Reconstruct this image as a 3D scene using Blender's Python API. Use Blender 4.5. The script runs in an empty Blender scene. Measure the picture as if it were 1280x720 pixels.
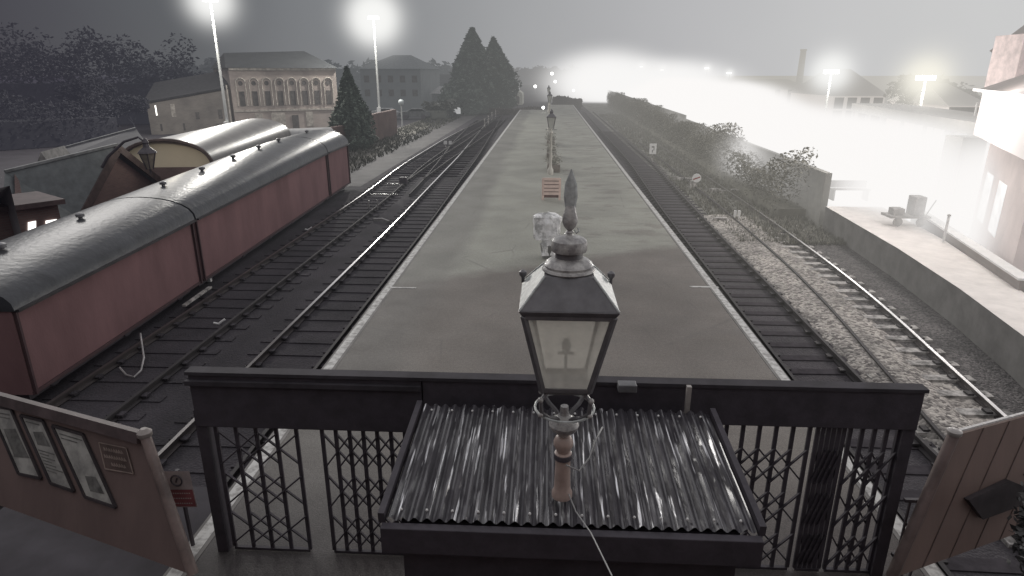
import bpy, bmesh, math, random
from mathutils import Vector, noise
random.seed(7)
R=math.radians
scene=bpy.context.scene
COL=scene.collection

# ------------------------------------------------------------------ camera
F=800.0; H=5.2
PITCH=math.atan(269/F); YAW=math.atan(45*math.cos(PITCH)/F)
cd=bpy.data.cameras.new('camera'); cam=bpy.data.objects.new('camera',cd); COL.objects.link(cam)
cd.sensor_width=36; cd.lens=36*F/1280; cd.clip_start=0.05; cd.clip_end=3000
cam.location=(0,0,H); cam.rotation_euler=(math.pi/2-PITCH,0,YAW)
scene.camera=cam
scene.view_settings.view_transform='Standard'; scene.view_settings.look='None'
scene.view_settings.exposure=0; scene.view_settings.gamma=1
scene.cycles.volume_bounces=0; scene.cycles.max_bounces=6
scene.cycles.transparent_max_bounces=24
scene.cycles.volume_step_rate=1.0; scene.cycles.volume_max_steps=256
scene.cycles.sample_clamp_indirect=4; scene.cycles.caustics_reflective=False; scene.cycles.caustics_refractive=False

# survey helpers: a bearing read off the photo turned into a point on a level surface
def ray(px,py):
    x=(px-640)/F;t=(py-360)/F
    fw=math.cos(PITCH)-t*math.sin(PITCH); dn=math.sin(PITCH)+t*math.cos(PITCH)
    s,c=math.sin(YAW),math.cos(YAW)
    return (-s*fw+c*x, c*fw+s*x, -dn)
GZ=-0.95
def G(px,py,z=GZ):
    r=ray(px,py);k=(z-H)/r[2];return Vector((r[0]*k,r[1]*k,z))
def AT(px,py,Y):
    r=ray(px,py);k=Y/r[1];return Vector((r[0]*k,Y,H+r[2]*k))
def rowof(x,y,z):
    s,c=math.sin(YAW),math.cos(YAW)
    f=-s*x+c*y;u=z-H
    zc=f*math.cos(PITCH)-u*math.sin(PITCH); yc=u*math.cos(PITCH)+f*math.sin(PITCH)
    return 360-F*yc/zc
def HT(p,py):
    lo,hi=-2,80
    for _ in range(50):
        m=(lo+hi)/2
        if rowof(p[0],p[1],m)>py: lo=m
        else: hi=m
    return m

# ------------------------------------------------------------------ materials
def srgb(r,g,b):
    f=lambda v:(v/255/12.92) if v/255<=.04045 else ((v/255+.055)/1.055)**2.4
    return (f(r),f(g),f(b))
MC={}
def mat(name,col,rough=.8,col2=None,scale=3.0,amt=.5,bump=0.0,bscale=None,metal=0.0,emit=None,estr=1.0,spec=.5,stretch=(1,1,1),haze=None,hz=0.0,detail=6,lo=.35,hi=.65,coat=0):
    if name in MC: return MC[name]
    m=bpy.data.materials.new(name); m.use_nodes=True; nt=m.node_tree; n=nt.nodes; L=nt.links
    b=n['Principled BSDF']
    b.inputs['Roughness'].default_value=rough; b.inputs['Metallic'].default_value=metal
    b.inputs['Specular IOR Level'].default_value=spec
    b.inputs['Coat Weight'].default_value=coat; b.inputs['Coat Roughness'].default_value=.15
    g=n.new('ShaderNodeNewGeometry'); mp=n.new('ShaderNodeMapping'); mp.inputs['Scale'].default_value=stretch
    L.new(g.outputs['Position'],mp.inputs['Vector'])
    c2=col2 if col2 else tuple(v*(1-amt) for v in col)
    nz=n.new('ShaderNodeTexNoise'); nz.inputs['Scale'].default_value=scale; nz.inputs['Detail'].default_value=detail; nz.inputs['Roughness'].default_value=.65
    L.new(mp.outputs['Vector'],nz.inputs['Vector'])
    rp=n.new('ShaderNodeValToRGB'); rp.color_ramp.elements[0].position=lo; rp.color_ramp.elements[1].position=hi
    rp.color_ramp.elements[0].color=(*c2,1); rp.color_ramp.elements[1].color=(*col,1)
    L.new(nz.outputs['Fac'],rp.inputs['Fac']); L.new(rp.outputs['Color'],b.inputs['Base Color'])
    if bump:
        nb=n.new('ShaderNodeTexNoise'); nb.inputs['Scale'].default_value=bscale or scale*6; nb.inputs['Detail'].default_value=4
        L.new(mp.outputs['Vector'],nb.inputs['Vector'])
        bm_=n.new('ShaderNodeBump'); bm_.inputs['Strength'].default_value=bump; bm_.inputs['Distance'].default_value=.03
        L.new(nb.outputs['Fac'],bm_.inputs['Height']); L.new(bm_.outputs['Normal'],b.inputs['Normal'])
    if emit:
        b.inputs['Emission Color'].default_value=(*emit,1); b.inputs['Emission Strength'].default_value=estr
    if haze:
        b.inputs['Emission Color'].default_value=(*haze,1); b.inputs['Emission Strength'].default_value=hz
    MC[name]=m; return m
def brick(name,c1,c2,mort,scale=1.0,rough=.9,haze=None,hz=0,bw=.225,bh=.075):
    if name in MC: return MC[name]
    m=mat(name,c1,rough,haze=haze,hz=hz); nt=m.node_tree; n=nt.nodes; L=nt.links
    b=n['Principled BSDF']
    g=n.new('ShaderNodeNewGeometry'); sx=n.new('ShaderNodeSeparateXYZ'); L.new(g.outputs['Position'],sx.inputs[0])
    ad=n.new('ShaderNodeMath'); ad.operation='ADD'; L.new(sx.outputs[0],ad.inputs[0]); L.new(sx.outputs[1],ad.inputs[1])
    cx=n.new('ShaderNodeCombineXYZ'); L.new(ad.outputs[0],cx.inputs[0]); L.new(sx.outputs[2],cx.inputs[1])
    br=n.new('ShaderNodeTexBrick'); br.inputs['Scale'].default_value=scale
    br.inputs['Brick Width'].default_value=bw; br.inputs['Row Height'].default_value=bh; br.inputs['Mortar Size'].default_value=.008
    br.inputs['Color1'].default_value=(*c1,1); br.inputs['Color2'].default_value=(*c2,1); br.inputs['Mortar'].default_value=(*mort,1)
    L.new(cx.outputs[0],br.inputs['Vector'])
    mx=n.new('ShaderNodeMix'); mx.data_type='RGBA'; mx.blend_type='MULTIPLY'; mx.inputs[0].default_value=.7
    nz=n.new('ShaderNodeTexNoise'); nz.inputs['Scale'].default_value=.5; L.new(g.outputs['Position'],nz.inputs['Vector'])
    rp=n.new('ShaderNodeValToRGB'); rp.color_ramp.elements[0].position=.3; rp.color_ramp.elements[0].color=(.45,.45,.48,1); rp.color_ramp.elements[1].position=.7
    L.new(nz.outputs['Fac'],rp.inputs['Fac'])
    L.new(br.outputs['Color'],mx.inputs['A']); L.new(rp.outputs['Color'],mx.inputs['B']); L.new(mx.outputs['Result'],b.inputs['Base Color'])
    return m

def glint_rail(name,y0,y1,y2,y3):  # glint painted by position: bright along one stretch, dark elsewhere
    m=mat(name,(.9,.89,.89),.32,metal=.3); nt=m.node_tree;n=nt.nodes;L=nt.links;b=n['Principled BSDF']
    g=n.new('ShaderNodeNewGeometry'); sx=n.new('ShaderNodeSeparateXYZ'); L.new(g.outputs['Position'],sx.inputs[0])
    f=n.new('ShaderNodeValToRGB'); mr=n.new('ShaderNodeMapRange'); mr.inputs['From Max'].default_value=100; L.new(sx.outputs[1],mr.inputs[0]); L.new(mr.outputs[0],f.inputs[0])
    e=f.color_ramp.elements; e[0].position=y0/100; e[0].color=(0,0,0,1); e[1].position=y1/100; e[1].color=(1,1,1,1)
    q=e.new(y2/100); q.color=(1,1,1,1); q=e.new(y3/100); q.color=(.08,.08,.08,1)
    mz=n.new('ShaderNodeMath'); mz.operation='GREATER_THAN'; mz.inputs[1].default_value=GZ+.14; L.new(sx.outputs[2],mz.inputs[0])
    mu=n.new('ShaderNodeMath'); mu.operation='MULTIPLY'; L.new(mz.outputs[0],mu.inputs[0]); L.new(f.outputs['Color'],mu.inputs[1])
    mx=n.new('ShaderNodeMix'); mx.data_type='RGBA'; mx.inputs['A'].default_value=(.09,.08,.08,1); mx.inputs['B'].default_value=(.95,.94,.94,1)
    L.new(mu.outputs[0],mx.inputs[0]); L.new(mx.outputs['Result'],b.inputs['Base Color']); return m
# ------------------------------------------------------------------ mesh builder
class MB:
    def __init__(s): s.v=[]; s.f=[]
    def add(s,vs,fs):
        o=len(s.v); s.v+= [tuple(v) for v in vs]; s.f+=[tuple(i+o for i in f) for f in fs]; return s
    def hexa(s,p): # 8 pts: bottom 4 ccw, top 4
        return s.add(p,[(3,2,1,0),(4,5,6,7),(0,1,5,4),(1,2,6,5),(2,3,7,6),(3,0,4,7)])
    def box(s,x0,x1,y0,y1,z0,z1):
        return s.hexa([(x0,y0,z0),(x1,y0,z0),(x1,y1,z0),(x0,y1,z0),(x0,y0,z1),(x1,y0,z1),(x1,y1,z1),(x0,y1,z1)])
    def quad(s,*p): return s.add(p,[tuple(range(len(p)))])
    def slab(s,a,b,th,z0,z1,off=0.0): # vertical wall along a->b, thickness th to the left side
        a=Vector((a[0],a[1],0));b=Vector((b[0],b[1],0)); d=(b-a).normalized(); n=Vector((-d.y,d.x,0))
        a0=a+n*off;b0=b+n*off;a1=a0+n*th;b1=b0+n*th
        q=[(a0.x,a0.y),(b0.x,b0.y),(b1.x,b1.y),(a1.x,a1.y)]
        return s.hexa([(x,y,z0) for x,y in q]+[(x,y,z1) for x,y in q])
    def bar(s,a,b,w,h=None,up=(0,0,1)):
        h=h or w; a=Vector(a);b=Vector(b); d=(b-a).normalized(); u=Vector(up)
        if abs(d.dot(u))>.98: u=Vector((0,1,0))
        r=d.cross(u).normalized()*w/2; t=r.cross(d).normalized()*h/2
        return s.hexa([a-r-t,a+r-t,a+r+t,a-r+t,b-r-t,b+r-t,b+r+t,b-r+t])
    def tube(s,pts,r,n=8,cap=True):
        pts=[Vector(p) for p in pts]; rs=r if isinstance(r,(list,tuple)) else [r]*len(pts)
        rings=[];ref=None
        for i,p in enumerate(pts):
            d=(pts[min(i+1,len(pts)-1)]-pts[max(i-1,0)]).normalized()
            if ref is None: ref=Vector((0,0,1)) if abs(d.z)<.9 else Vector((1,0,0))
            a=(ref-d*ref.dot(d)).normalized(); ref=a; b=d.cross(a)
            rings.append([p+(a*math.cos(k*2*math.pi/n)+b*math.sin(k*2*math.pi/n))*rs[i] for k in range(n)])
        o=len(s.v)
        for rg in rings: s.v+=[tuple(v) for v in rg]
        for i in range(len(rings)-1):
            for k in range(n):
                s.f.append((o+i*n+k,o+i*n+(k+1)%n,o+(i+1)*n+(k+1)%n,o+(i+1)*n+k))
        if cap: s.f.append(tuple(o+k for k in reversed(range(n)))); s.f.append(tuple(o+(len(rings)-1)*n+k for k in range(n)))
        return s
    def lathe(s,c,prof,n=20,ph=0,flat=1.0):
        o=len(s.v)
        for r,z in prof:
            for k in range(n):
                a=ph+k*2*math.pi/n; s.v.append((c[0]+r*math.cos(a),c[1]+r*math.sin(a)*flat,c[2]+z))
        for i in range(len(prof)-1):
            for k in range(n): s.f.append((o+i*n+k,o+i*n+(k+1)%n,o+(i+1)*n+(k+1)%n,o+(i+1)*n+k))
        s.f.append(tuple(o+k for k in reversed(range(n)))); s.f.append(tuple(o+(len(prof)-1)*n+k for k in range(n)))
        return s
    def ball(s,c,r,n=10,m=7):
        return s.lathe(c,[(max(.001,math.sin(math.pi*i/m))*r,-math.cos(math.pi*i/m)*r) for i in range(m+1)],n)
    def build(s,name,m,parent=None,smooth=False,bevel=0,loc=None):
        me=bpy.data.meshes.new(name); me.from_pydata(s.v,[],s.f); me.update()
        if len(s.f)<20000:
            bm=bmesh.new(); bm.from_mesh(me); bmesh.ops.recalc_face_normals(bm,faces=bm.faces); bm.to_mesh(me); bm.free()
        o=bpy.data.objects.new(name,me); COL.objects.link(o)
        if m: me.materials.append(m)
        if smooth:
            for p in me.polygons: p.use_smooth=True
            try: me.set_sharp_from_angle(angle=R(40))
            except Exception: pass
        if bevel:
            b=o.modifiers.new('bevel','BEVEL'); b.width=bevel; b.segments=2; b.limit_method='ANGLE'
        if parent:
            o.parent=parent
            if parent.type=='EMPTY': o.matrix_parent_inverse=parent_inv(parent)
        return o
def parent_inv(p):
    from mathutils import Matrix
    m=Matrix.Identity(4); q=p
    chain=[]
    while q: chain.append(q); q=q.parent
    for q in reversed(chain):
        loc=Matrix.Translation(q.location)@q.rotation_euler.to_matrix().to_4x4()
        if q.type=='EMPTY': m=m@loc
    return m.inverted()
def thing(name,label,cat,loc=(0,0,0),group=None):
    o=bpy.data.objects.new(name,None); COL.objects.link(o); o.location=loc; o.empty_display_size=.2
    o['label']=label; o['category']=cat
    if group: o['group']=group
    return o
def tag(o,label,cat,group=None,kind=None):
    o['label']=label; o['category']=cat
    if group: o['group']=group
    if kind: o['kind']=kind
    return o
def struct(o,label=None,cat=None):
    o['kind']='structure'
    if label: o['label']=label
    if cat: o['category']=cat
    return o
def dup(root,delta,label,group=None):
    r=root.copy(); COL.objects.link(r); r.location=Vector(root.location)+Vector(delta); r['label']=label
    if group: r['group']=group
    for ch in root.children:
        c=ch.copy(); COL.objects.link(c); c.parent=r
        for g in ch.children:
            d=g.copy(); COL.objects.link(d); d.parent=c
    return r

# ------------------------------------------------------------------ world: misty lit night sky
w=bpy.data.worlds.new('World'); scene.world=w; w.use_nodes=True
nt=w.node_tree; n=nt.nodes; L=nt.links; n.clear()
out=n.new('ShaderNodeOutputWorld'); bg=n.new('ShaderNodeBackground'); bg2=n.new('ShaderNodeBackground'); ads=n.new('ShaderNodeAddShader')
tc=n.new('ShaderNodeTexCoord')
dt=n.new('ShaderNodeVectorMath'); dt.operation='DOT_PRODUCT'; dt.inputs[1].default_value=(.80,.60,0)
L.new(tc.outputs['Generated'],dt.inputs[0])
nz=n.new('ShaderNodeTexNoise'); nz.inputs['Scale'].default_value=2.2; nz.inputs['Detail'].default_value=5
L.new(tc.outputs['Generated'],nz.inputs['Vector'])
mm=n.new('ShaderNodeMath'); mm.operation='MULTIPLY_ADD'; mm.inputs[1].default_value=.16; L.new(nz.outputs['Fac'],mm.inputs[0]); L.new(dt.outputs['Value'],mm.inputs[2])
rp=n.new('ShaderNodeValToRGB'); e=rp.color_ramp.elements
e[0].position=0.0; e[0].color=(*srgb(68,67,75),1)
e[1].position=1.0; e[1].color=(*srgb(203,203,203),1)
for p_,c_ in ((.22,(94,96,100)),(.42,(130,132,135)),(.62,(160,161,163)),(.8,(182,182,184))):
    q=e.new(p_); q.color=(*srgb(*c_),1)
L.new(mm.outputs[0],rp.inputs['Fac'])
sp=n.new('ShaderNodeSeparateXYZ'); L.new(tc.outputs['Generated'],sp.inputs[0])
# lighter near the horizon, and a flat purple-grey cast overhead
mr=n.new('ShaderNodeMapRange'); mr.inputs['From Min'].default_value=0.10; mr.inputs['From Max'].default_value=.55; mr.inputs['To Min'].default_value=0; mr.inputs['To Max'].default_value=1
L.new(sp.outputs['Z'],mr.inputs['Value'])
mx=n.new('ShaderNodeMix'); mx.data_type='RGBA'; mx.inputs['B'].default_value=(.54,.53,.545,1)
L.new(mr.outputs['Result'],mx.inputs['Factor']); L.new(rp.outputs['Color'],mx.inputs['A'])
L.new(mx.outputs['Result'],bg.inputs['Color']); bg.inputs['Strength'].default_value=1.0
sky=n.new('ShaderNodeTexSky'); sky.sky_type='NISHITA'; sky.sun_disc=False; sky.sun_elevation=R(40); sky.sun_rotation=R(-35)
L.new(sky.outputs['Color'],bg2.inputs['Color']); bg2.inputs['Strength'].default_value=.0005
L.new(bg.outputs[0],ads.inputs[0]); L.new(bg2.outputs[0],ads.inputs[1]); L.new(ads.outputs[0],out.inputs['Surface'])

sd=bpy.data.lights.new('soft_fill_sun','SUN'); sd.energy=.28; sd.angle=R(12); sd.color=(1,.97,.93)  # weak sun added for highlights on the van roofs
so=bpy.data.objects.new('soft_fill_sun',sd); COL.objects.link(so)
sv=Vector((-.55,.75,.35)); so.rotation_euler=sv.to_track_quat('Z','Y').to_euler()
def lamp_light(name,p,power,col=(1,.97,.9),r=.4):
    l=bpy.data.lights.new(name,'POINT'); l.energy=power; l.color=col; l.shadow_soft_size=r
    o=bpy.data.objects.new(name,l); COL.objects.link(o); o.location=p; return o

# volume materials: glowing mist and glare
def halo_mat(name,col,dens,strength,power=2.0,tail=.04):
    m=bpy.data.materials.new(name); m.use_nodes=True; nt=m.node_tree; n=nt.nodes; L=nt.links; n.clear()
    o=n.new('ShaderNodeOutputMaterial'); tc=n.new('ShaderNodeTexCoord')
    mp=n.new('ShaderNodeVectorMath'); mp.operation='SUBTRACT'; mp.inputs[1].default_value=(.5,.5,.5); L.new(tc.outputs['Generated'],mp.inputs[0])
    ln=n.new('ShaderNodeVectorMath'); ln.operation='LENGTH'; L.new(mp.outputs[0],ln.inputs[0])
    mr=n.new('ShaderNodeMapRange'); mr.inputs['From Min'].default_value=0; mr.inputs['From Max'].default_value=.5; mr.inputs['To Min'].default_value=1; mr.inputs['To Max'].default_value=0
    L.new(ln.outputs['Value'],mr.inputs['Value'])
    pw=n.new('ShaderNodeMath'); pw.operation='POWER'; pw.inputs[1].default_value=power; L.new(mr.outputs[0],pw.inputs[0])
    p2=n.new('ShaderNodeMath'); p2.operation='POWER'; p2.inputs[1].default_value=2.2; L.new(mr.outputs[0],p2.inputs[0])
    sm=n.new('ShaderNodeMath'); sm.operation='MULTIPLY_ADD'; sm.inputs[1].default_value=tail; L.new(p2.outputs[0],sm.inputs[0]); L.new(pw.outputs[0],sm.inputs[2])
    d=n.new('ShaderNodeMath'); d.operation='MULTIPLY'; d.inputs[1].default_value=dens; L.new(sm.outputs[0],d.inputs[0])
    ab=n.new('ShaderNodeVolumeAbsorption'); ab.inputs['Color'].default_value=(0,0,0,1); L.new(d.outputs[0],ab.inputs['Density'])
    em=n.new('ShaderNodeEmission'); em.inputs['Color'].default_value=(*col,1)
    s=n.new('ShaderNodeMath'); s.operation='MULTIPLY'; s.inputs[1].default_value=strength; L.new(d.outputs[0],s.inputs[0]); L.new(s.outputs[0],em.inputs['Strength'])
    a=n.new('ShaderNodeAddShader'); L.new(ab.outputs[0],a.inputs[0]); L.new(em.outputs[0],a.inputs[1]); L.new(a.outputs[0],o.inputs['Volume'])
    return m
HALO=halo_mat('mist_halo',(.94,.94,.92),3.2,1.0,5.5,.05)
HALOW=halo_mat('mist_halo_yellow',(.95,.92,.82),3.5,1.0,6,.06)

# ------------------------------------------------------------------ palette
M_asph=None
def platform_mat():
    m=mat('platform_asphalt',(.2,.195,.18),.7,bump=.25,bscale=60); nt=m.node_tree; n=nt.nodes; L=nt.links; b=n['Principled BSDF']
    g=n.new('ShaderNodeNewGeometry'); sx=n.new('ShaderNodeSeparateXYZ'); L.new(g.outputs['Position'],sx.inputs[0])
    def N(scale,stretch=(1,1,1),det=5):
        mp=n.new('ShaderNodeMapping'); mp.inputs['Scale'].default_value=stretch; L.new(g.outputs['Position'],mp.inputs['Vector'])
        t=n.new('ShaderNodeTexNoise'); t.inputs['Scale'].default_value=scale; t.inputs['Detail'].default_value=det; L.new(mp.outputs[0],t.inputs['Vector']); return t.outputs['Fac']
    def M(op,a,b_=None,c=None):
        q=n.new('ShaderNodeMath'); q.operation=op
        for i,v in enumerate((a,b_,c)):
            if v is None: continue
            if isinstance(v,(int,float)): q.inputs[i].default_value=v
            else: L.new(v,q.inputs[i])
        return q.outputs[0]
    def ss(v,a,b_):
        q=n.new('ShaderNodeMapRange'); q.interpolation_type='SMOOTHSTEP'; q.inputs['From Min'].default_value=a; q.inputs['From Max'].default_value=b_; L.new(v,q.inputs['Value']); return q.outputs[0]
    def mixc(f,a,b_,bt='MIX'):
        q=n.new('ShaderNodeMix'); q.data_type='RGBA'; q.blend_type=bt
        if isinstance(f,(int,float)): q.inputs[0].default_value=f
        else: L.new(f,q.inputs[0])
        for k,v in (('A',a),('B',b_)):
            if isinstance(v,tuple): q.inputs[k].default_value=(*v,1)
            else: L.new(v,q.inputs[k])
        return q.outputs['Result']
    # shadow edge painted in: darker near asphalt, paler greener beyond a skewed line
    j=M('SUBTRACT',sx.outputs[1],M('MULTIPLY_ADD',sx.outputs[0],.55,17.6))
    j=M('ADD',j,M('MULTIPLY',M('SUBTRACT',N(1.2),.5),1.0))
    f=ss(j,-.35,.5)
    c=mixc(f,(.18,.163,.147),(.31,.312,.272))
    # older, dirtier margin along the left edge
    lm=M('SUBTRACT',M('MULTIPLY_ADD',M('SUBTRACT',N(.35,(1,.3,1)),.5),2.2,-2.35),sx.outputs[0])
    c=mixc(M('MULTIPLY',ss(lm,-.25,.5),.62),c,(.155,.15,.14))
    # darker patches right of the middle
    dp=M('MULTIPLY',ss(N(.9,(.8,1,1)),.53,.66),ss(sx.outputs[0],.3,1.2))
    c=mixc(M('MULTIPLY',dp,.6),c,(.19,.172,.155))
    c=mixc(.55,c,mixc(N(14,(1,1,1),3),(.55,.55,.55),(1.4,1.4,1.4)),'MULTIPLY')
    c=mixc(.8,c,mixc(ss(N(.5),.3,.7),(.8,.8,.8),(1.1,1.1,1.1)),'MULTIPLY')
    sm=M('MULTIPLY',ss(N(1.6,(.35,1.3,1),8),.56,.64),ss(sx.outputs[0],.6,1.4))
    c=mixc(M('MULTIPLY',sm,.3),c,(.15,.14,.13))
    ck=n.new('ShaderNodeTexVoronoi'); ck.feature='DISTANCE_TO_EDGE'; ck.inputs['Scale'].default_value=.42; mpk=n.new('ShaderNodeMapping'); mpk.inputs['Scale'].default_value=(1,.55,1)
    wv=n.new('ShaderNodeMix'); wv.data_type='VECTOR'; wv.inputs[0].default_value=.12; L.new(g.outputs['Position'],wv.inputs['A']); nn2=n.new('ShaderNodeTexNoise'); nn2.inputs['Scale'].default_value=1.5; L.new(nn2.outputs['Color'],wv.inputs['B']); L.new(wv.outputs['Result'],mpk.inputs[0]); L.new(mpk.outputs[0],ck.inputs['Vector'])
    c=mixc(M('MULTIPLY',M('MULTIPLY',M('SUBTRACT',1.0,ss(ck.outputs['Distance'],.0,.01)),ss(N(.7),.5,.62)),.35),c,(.10,.095,.09))
    c=mixc(1.0,c,mixc(ss(N(45,(1,1,1),2),.3,.7),(.82,.82,.82),(1.18,1.18,1.18)),'MULTIPLY')
    c=mixc(1.0,c,mixc(ss(sx.outputs[1],5.4,8.5),(.45,.43,.47),(1,1,1)),'MULTIPLY')  # shade around the gates darkened into the asphalt colour
    L.new(c,b.inputs['Base Color'])
    rr=n.new('ShaderNodeMapRange'); rr.inputs['To Min'].default_value=.55; rr.inputs['To Max'].default_value=.85; L.new(N(1.5),rr.inputs['Value']); L.new(rr.outputs[0],b.inputs['Roughness'])
    return m
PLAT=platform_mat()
COPE=mat('coping_stone',(.27,.26,.25),.8,scale=2,amt=.4)
WLINE=mat('white_edge_paint',(.62,.62,.6),.7,col2=(.27,.26,.25),scale=7,lo=.36,hi=.56)
FACE=brick('platform_face_brick',(.07,.06,.06),(.05,.045,.05),(.08,.08,.08))
GRD=mat('ground_ash',(.06,.055,.064),.9,scale=.6,amt=.35,bump=.5,bscale=12)
def ballast(name,c,dark,sc=22,rough=.9,hz=0,bs=.9):
    m=mat(name,c,rough); nt=m.node_tree;n=nt.nodes;L=nt.links;b=n['Principled BSDF']
    g=n.new('ShaderNodeNewGeometry'); v=n.new('ShaderNodeTexVoronoi'); v.inputs['Scale'].default_value=sc; L.new(g.outputs['Position'],v.inputs['Vector'])
    sp=n.new('ShaderNodeSeparateColor'); L.new(v.outputs['Color'],sp.inputs[0])
    r=n.new('ShaderNodeValToRGB'); r.color_ramp.elements[0].color=(*dark,1); r.color_ramp.elements[1].color=(*c,1); r.color_ramp.elements[0].position=.1; r.color_ramp.elements[1].position=.95
    L.new(sp.outputs[0],r.inputs['Fac'])
    nz=n.new('ShaderNodeTexNoise'); nz.inputs['Scale'].default_value=.8; nz.inputs['Detail'].default_value=5; L.new(g.outputs['Position'],nz.inputs['Vector'])
    q=n.new('ShaderNodeMix'); q.data_type='RGBA'; q.blend_type='MULTIPLY'; q.inputs[0].default_value=.75
    r2=n.new('ShaderNodeValToRGB'); r2.color_ramp.elements[0].position=.3; r2.color_ramp.elements[0].color=(.4,.4,.4,1); r2.color_ramp.elements[1].position=.7; r2.color_ramp.elements[1].color=(1.15,1.12,1.1,1)
    L.new(nz.outputs['Fac'],r2.inputs['Fac']); L.new(r.outputs['Color'],q.inputs['A']); L.new(r2.outputs['Color'],q.inputs['B']); L.new(q.outputs['Result'],b.inputs['Base Color'])
    bp=n.new('ShaderNodeBump'); bp.inputs['Strength'].default_value=bs; bp.inputs['Distance'].default_value=.04; bp.invert=True
    L.new(v.outputs['Distance'],bp.inputs['Height']); L.new(bp.outputs['Normal'],b.inputs['Normal'])
    return m
BAL_D=ballast('ballast_dark',(.058,.052,.062),(.044,.04,.048),bs=.4)
BAL_M=ballast('ballast_mid',(.2,.19,.19),(.06,.057,.06))
BAL_L=ballast('ballast_light',(.6,.57,.53),(.15,.14,.135),14)
VEG=mat('scrub_ground',(.25,.245,.22),.95,col2=(.12,.118,.105),scale=.9,detail=9,bump=.8,bscale=5,lo=.4,hi=.62)
RAIL_B=mat('rail_polished',(.9,.89,.89),.3,scale=3,amt=.1,metal=.35)
RAIL_R=mat('rail_rusty',(.05,.045,.048),.75,scale=3,amt=.3)
RB_A=glint_rail('rail_glint_near',14,19,48,62); RB_B=glint_rail('rail_glint_mid',28,33,60,75); RB_D=glint_rail('rail_glint_right',2,4,21,27)
SLEEP=mat('sleeper_timber',(.052,.047,.055),1.0,scale=6,amt=.2,spec=.0)
SLEEP_L=mat('sleeper_pale',(.5,.48,.46),.8,scale=5,col2=(.14,.135,.13),lo=.4,hi=.6)
MAROON=mat('maroon_panel',(.235,.138,.143),.85,scale=.8,amt=.28,bump=.12,bscale=25,detail=9,stretch=(1,1,.35),spec=.25)
MAROON_D=mat('maroon_dark',(.08,.045,.05),.7,scale=2,amt=.3)  # darker maroon for frame strips and wagon body
VROOF=mat('wet_grey_roof',(.062,.066,.075),.36,scale=1.3,amt=.45,bump=.35,bscale=7,spec=.35)
DARK=mat('dark_frame',(.09,.08,.094),.55,scale=4,amt=.4)
BLACKP=mat('black_painted_timber',(.068,.06,.074),.7,scale=5,amt=.35,bump=.1,bscale=30)
LANT=mat('lantern_paint',(.16,.155,.165),.42,scale=8,amt=.35,coat=.3)
LANTC=mat('lantern_weathered_cap',(.52,.51,.49),.4,col2=(.27,.26,.26),scale=14,bump=.25,bscale=40,coat=.4,lo=.4,hi=.6)
LANTG=mat('lantern_roof_edge',(.6,.63,.62),.35,scale=20,amt=.4,bump=.1)
BROWN=mat('brown_boards',(.20,.145,.135),.7,scale=1.6,amt=.25,bump=.08,bscale=12,stretch=(1,1,.3))
BROWN2=mat('tan_boards',(.235,.168,.148),.7,scale=1.0,amt=.25,bump=.08,bscale=12,stretch=(1,1,.3))
WHITE=mat('white_paint',(.8,.8,.79),.5,scale=3,amt=.12)
POSTC=mat('post_cream',(.50,.385,.34),.45,scale=8,amt=.25,coat=.3)
POSTS=mat('poster_paper',(.50,.50,.47),.5,col2=(.26,.26,.25),scale=4,detail=9,lo=.38,hi=.6)

# ------------------------------------------------------------------ ground
def sheet(name,pts,z,m,label=None):
    o=MB().quad(*[(x,y,z) for x,y in pts]).build(name,m); o['kind']='structure'; return o
sheet('ground',[(-900,-60),(900,-60),(900,1500),(-900,1500)],GZ-.03,GRD)
sheet('ballast_bed',[(-10.9,3),(-4.0,3),(-4.0,130),(-10.6,130)],GZ-.02,BAL_D)
BAL_P=ballast('ballast_shade',(.085,.078,.088),(.062,.057,.065),bs=.4)  # darker ballast colour stands for the shade beside the platform
sheet('ballast_shade_strip',[(4.1,3),(6.75,3),(7.2,40),(7.0,130),(4.1,130)],GZ-.02,BAL_P)
sheet('gravel_strip',[(6.5,3),(8.55,3),(8.55,24),(7.6,40),(6.75,26)],GZ-.012,BAL_L)
sheet('gravel_shoulder',[(8.55,3),(11.9,3),(11.9,60),(8.1,60),(8.1,30)],GZ-.016,BAL_M)
sheet('scrub_bank',[(7.2,24),(8.6,24),(11.9,27),(13,140),(7.0,140)],GZ-.008,VEG)
sheet('yard_surface',[(-13.2,36),(-10.6,36),(-10.6,130),(-14.5,130)],GZ-.012,mat('yard_tarmac',(.12,.115,.115),.8,scale=.8,amt=.4))
sheet('left_bank',[(-17.5,36),(-13.0,36),(-14.2,80),(-17.5,90)],GZ-.004,mat('bank_soil',(.2,.19,.17),.95,scale=1.5,amt=.5,detail=9))
# two platforms
pt=MB(); pt.quad((-3.85,-2,0),(4.2,-2,0),(4.15,114.4,0),(0.15,114.4,0),(0.15,98.6,0),(-3.85,98.6,0))
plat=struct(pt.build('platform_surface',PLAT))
cp=MB()
cp.box(-4.1,-3.85,-2,98.6,-.16,.004); cp.box(4.2,4.42,-2,114.4,-.16,.004)
struct(cp.build('platform_coping',COPE))
fc=MB(); fc.box(-4.02,-3.86,-2,98.6,GZ,-.16); fc.box(4.2,4.34,-2,114.4,GZ,-.16); fc.box(-4.02,.15,98.45,98.6,GZ,-.004); fc.box(.15,4.3,114.2,114.4,GZ,-.004)
struct(fc.build('platform_face',FACE))
ln=MB(); ln.box(-4.06,-3.90,-2,98.6,.004,.008); ln.box(4.25,4.40,-2,114.4,.004,.008)
a=G(862,358,.006);b=G(900,361,.006); ln.box(a.x,b.x,a.y-.06,a.y+.04,.003,.0075)
a=G(487,359,.006);b=G(520,360,.006); ln.box(a.x,b.x,a.y-.05,a.y+.03,.003,.0075)
struct(ln.build('platform_edge_line',WLINE))
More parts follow.
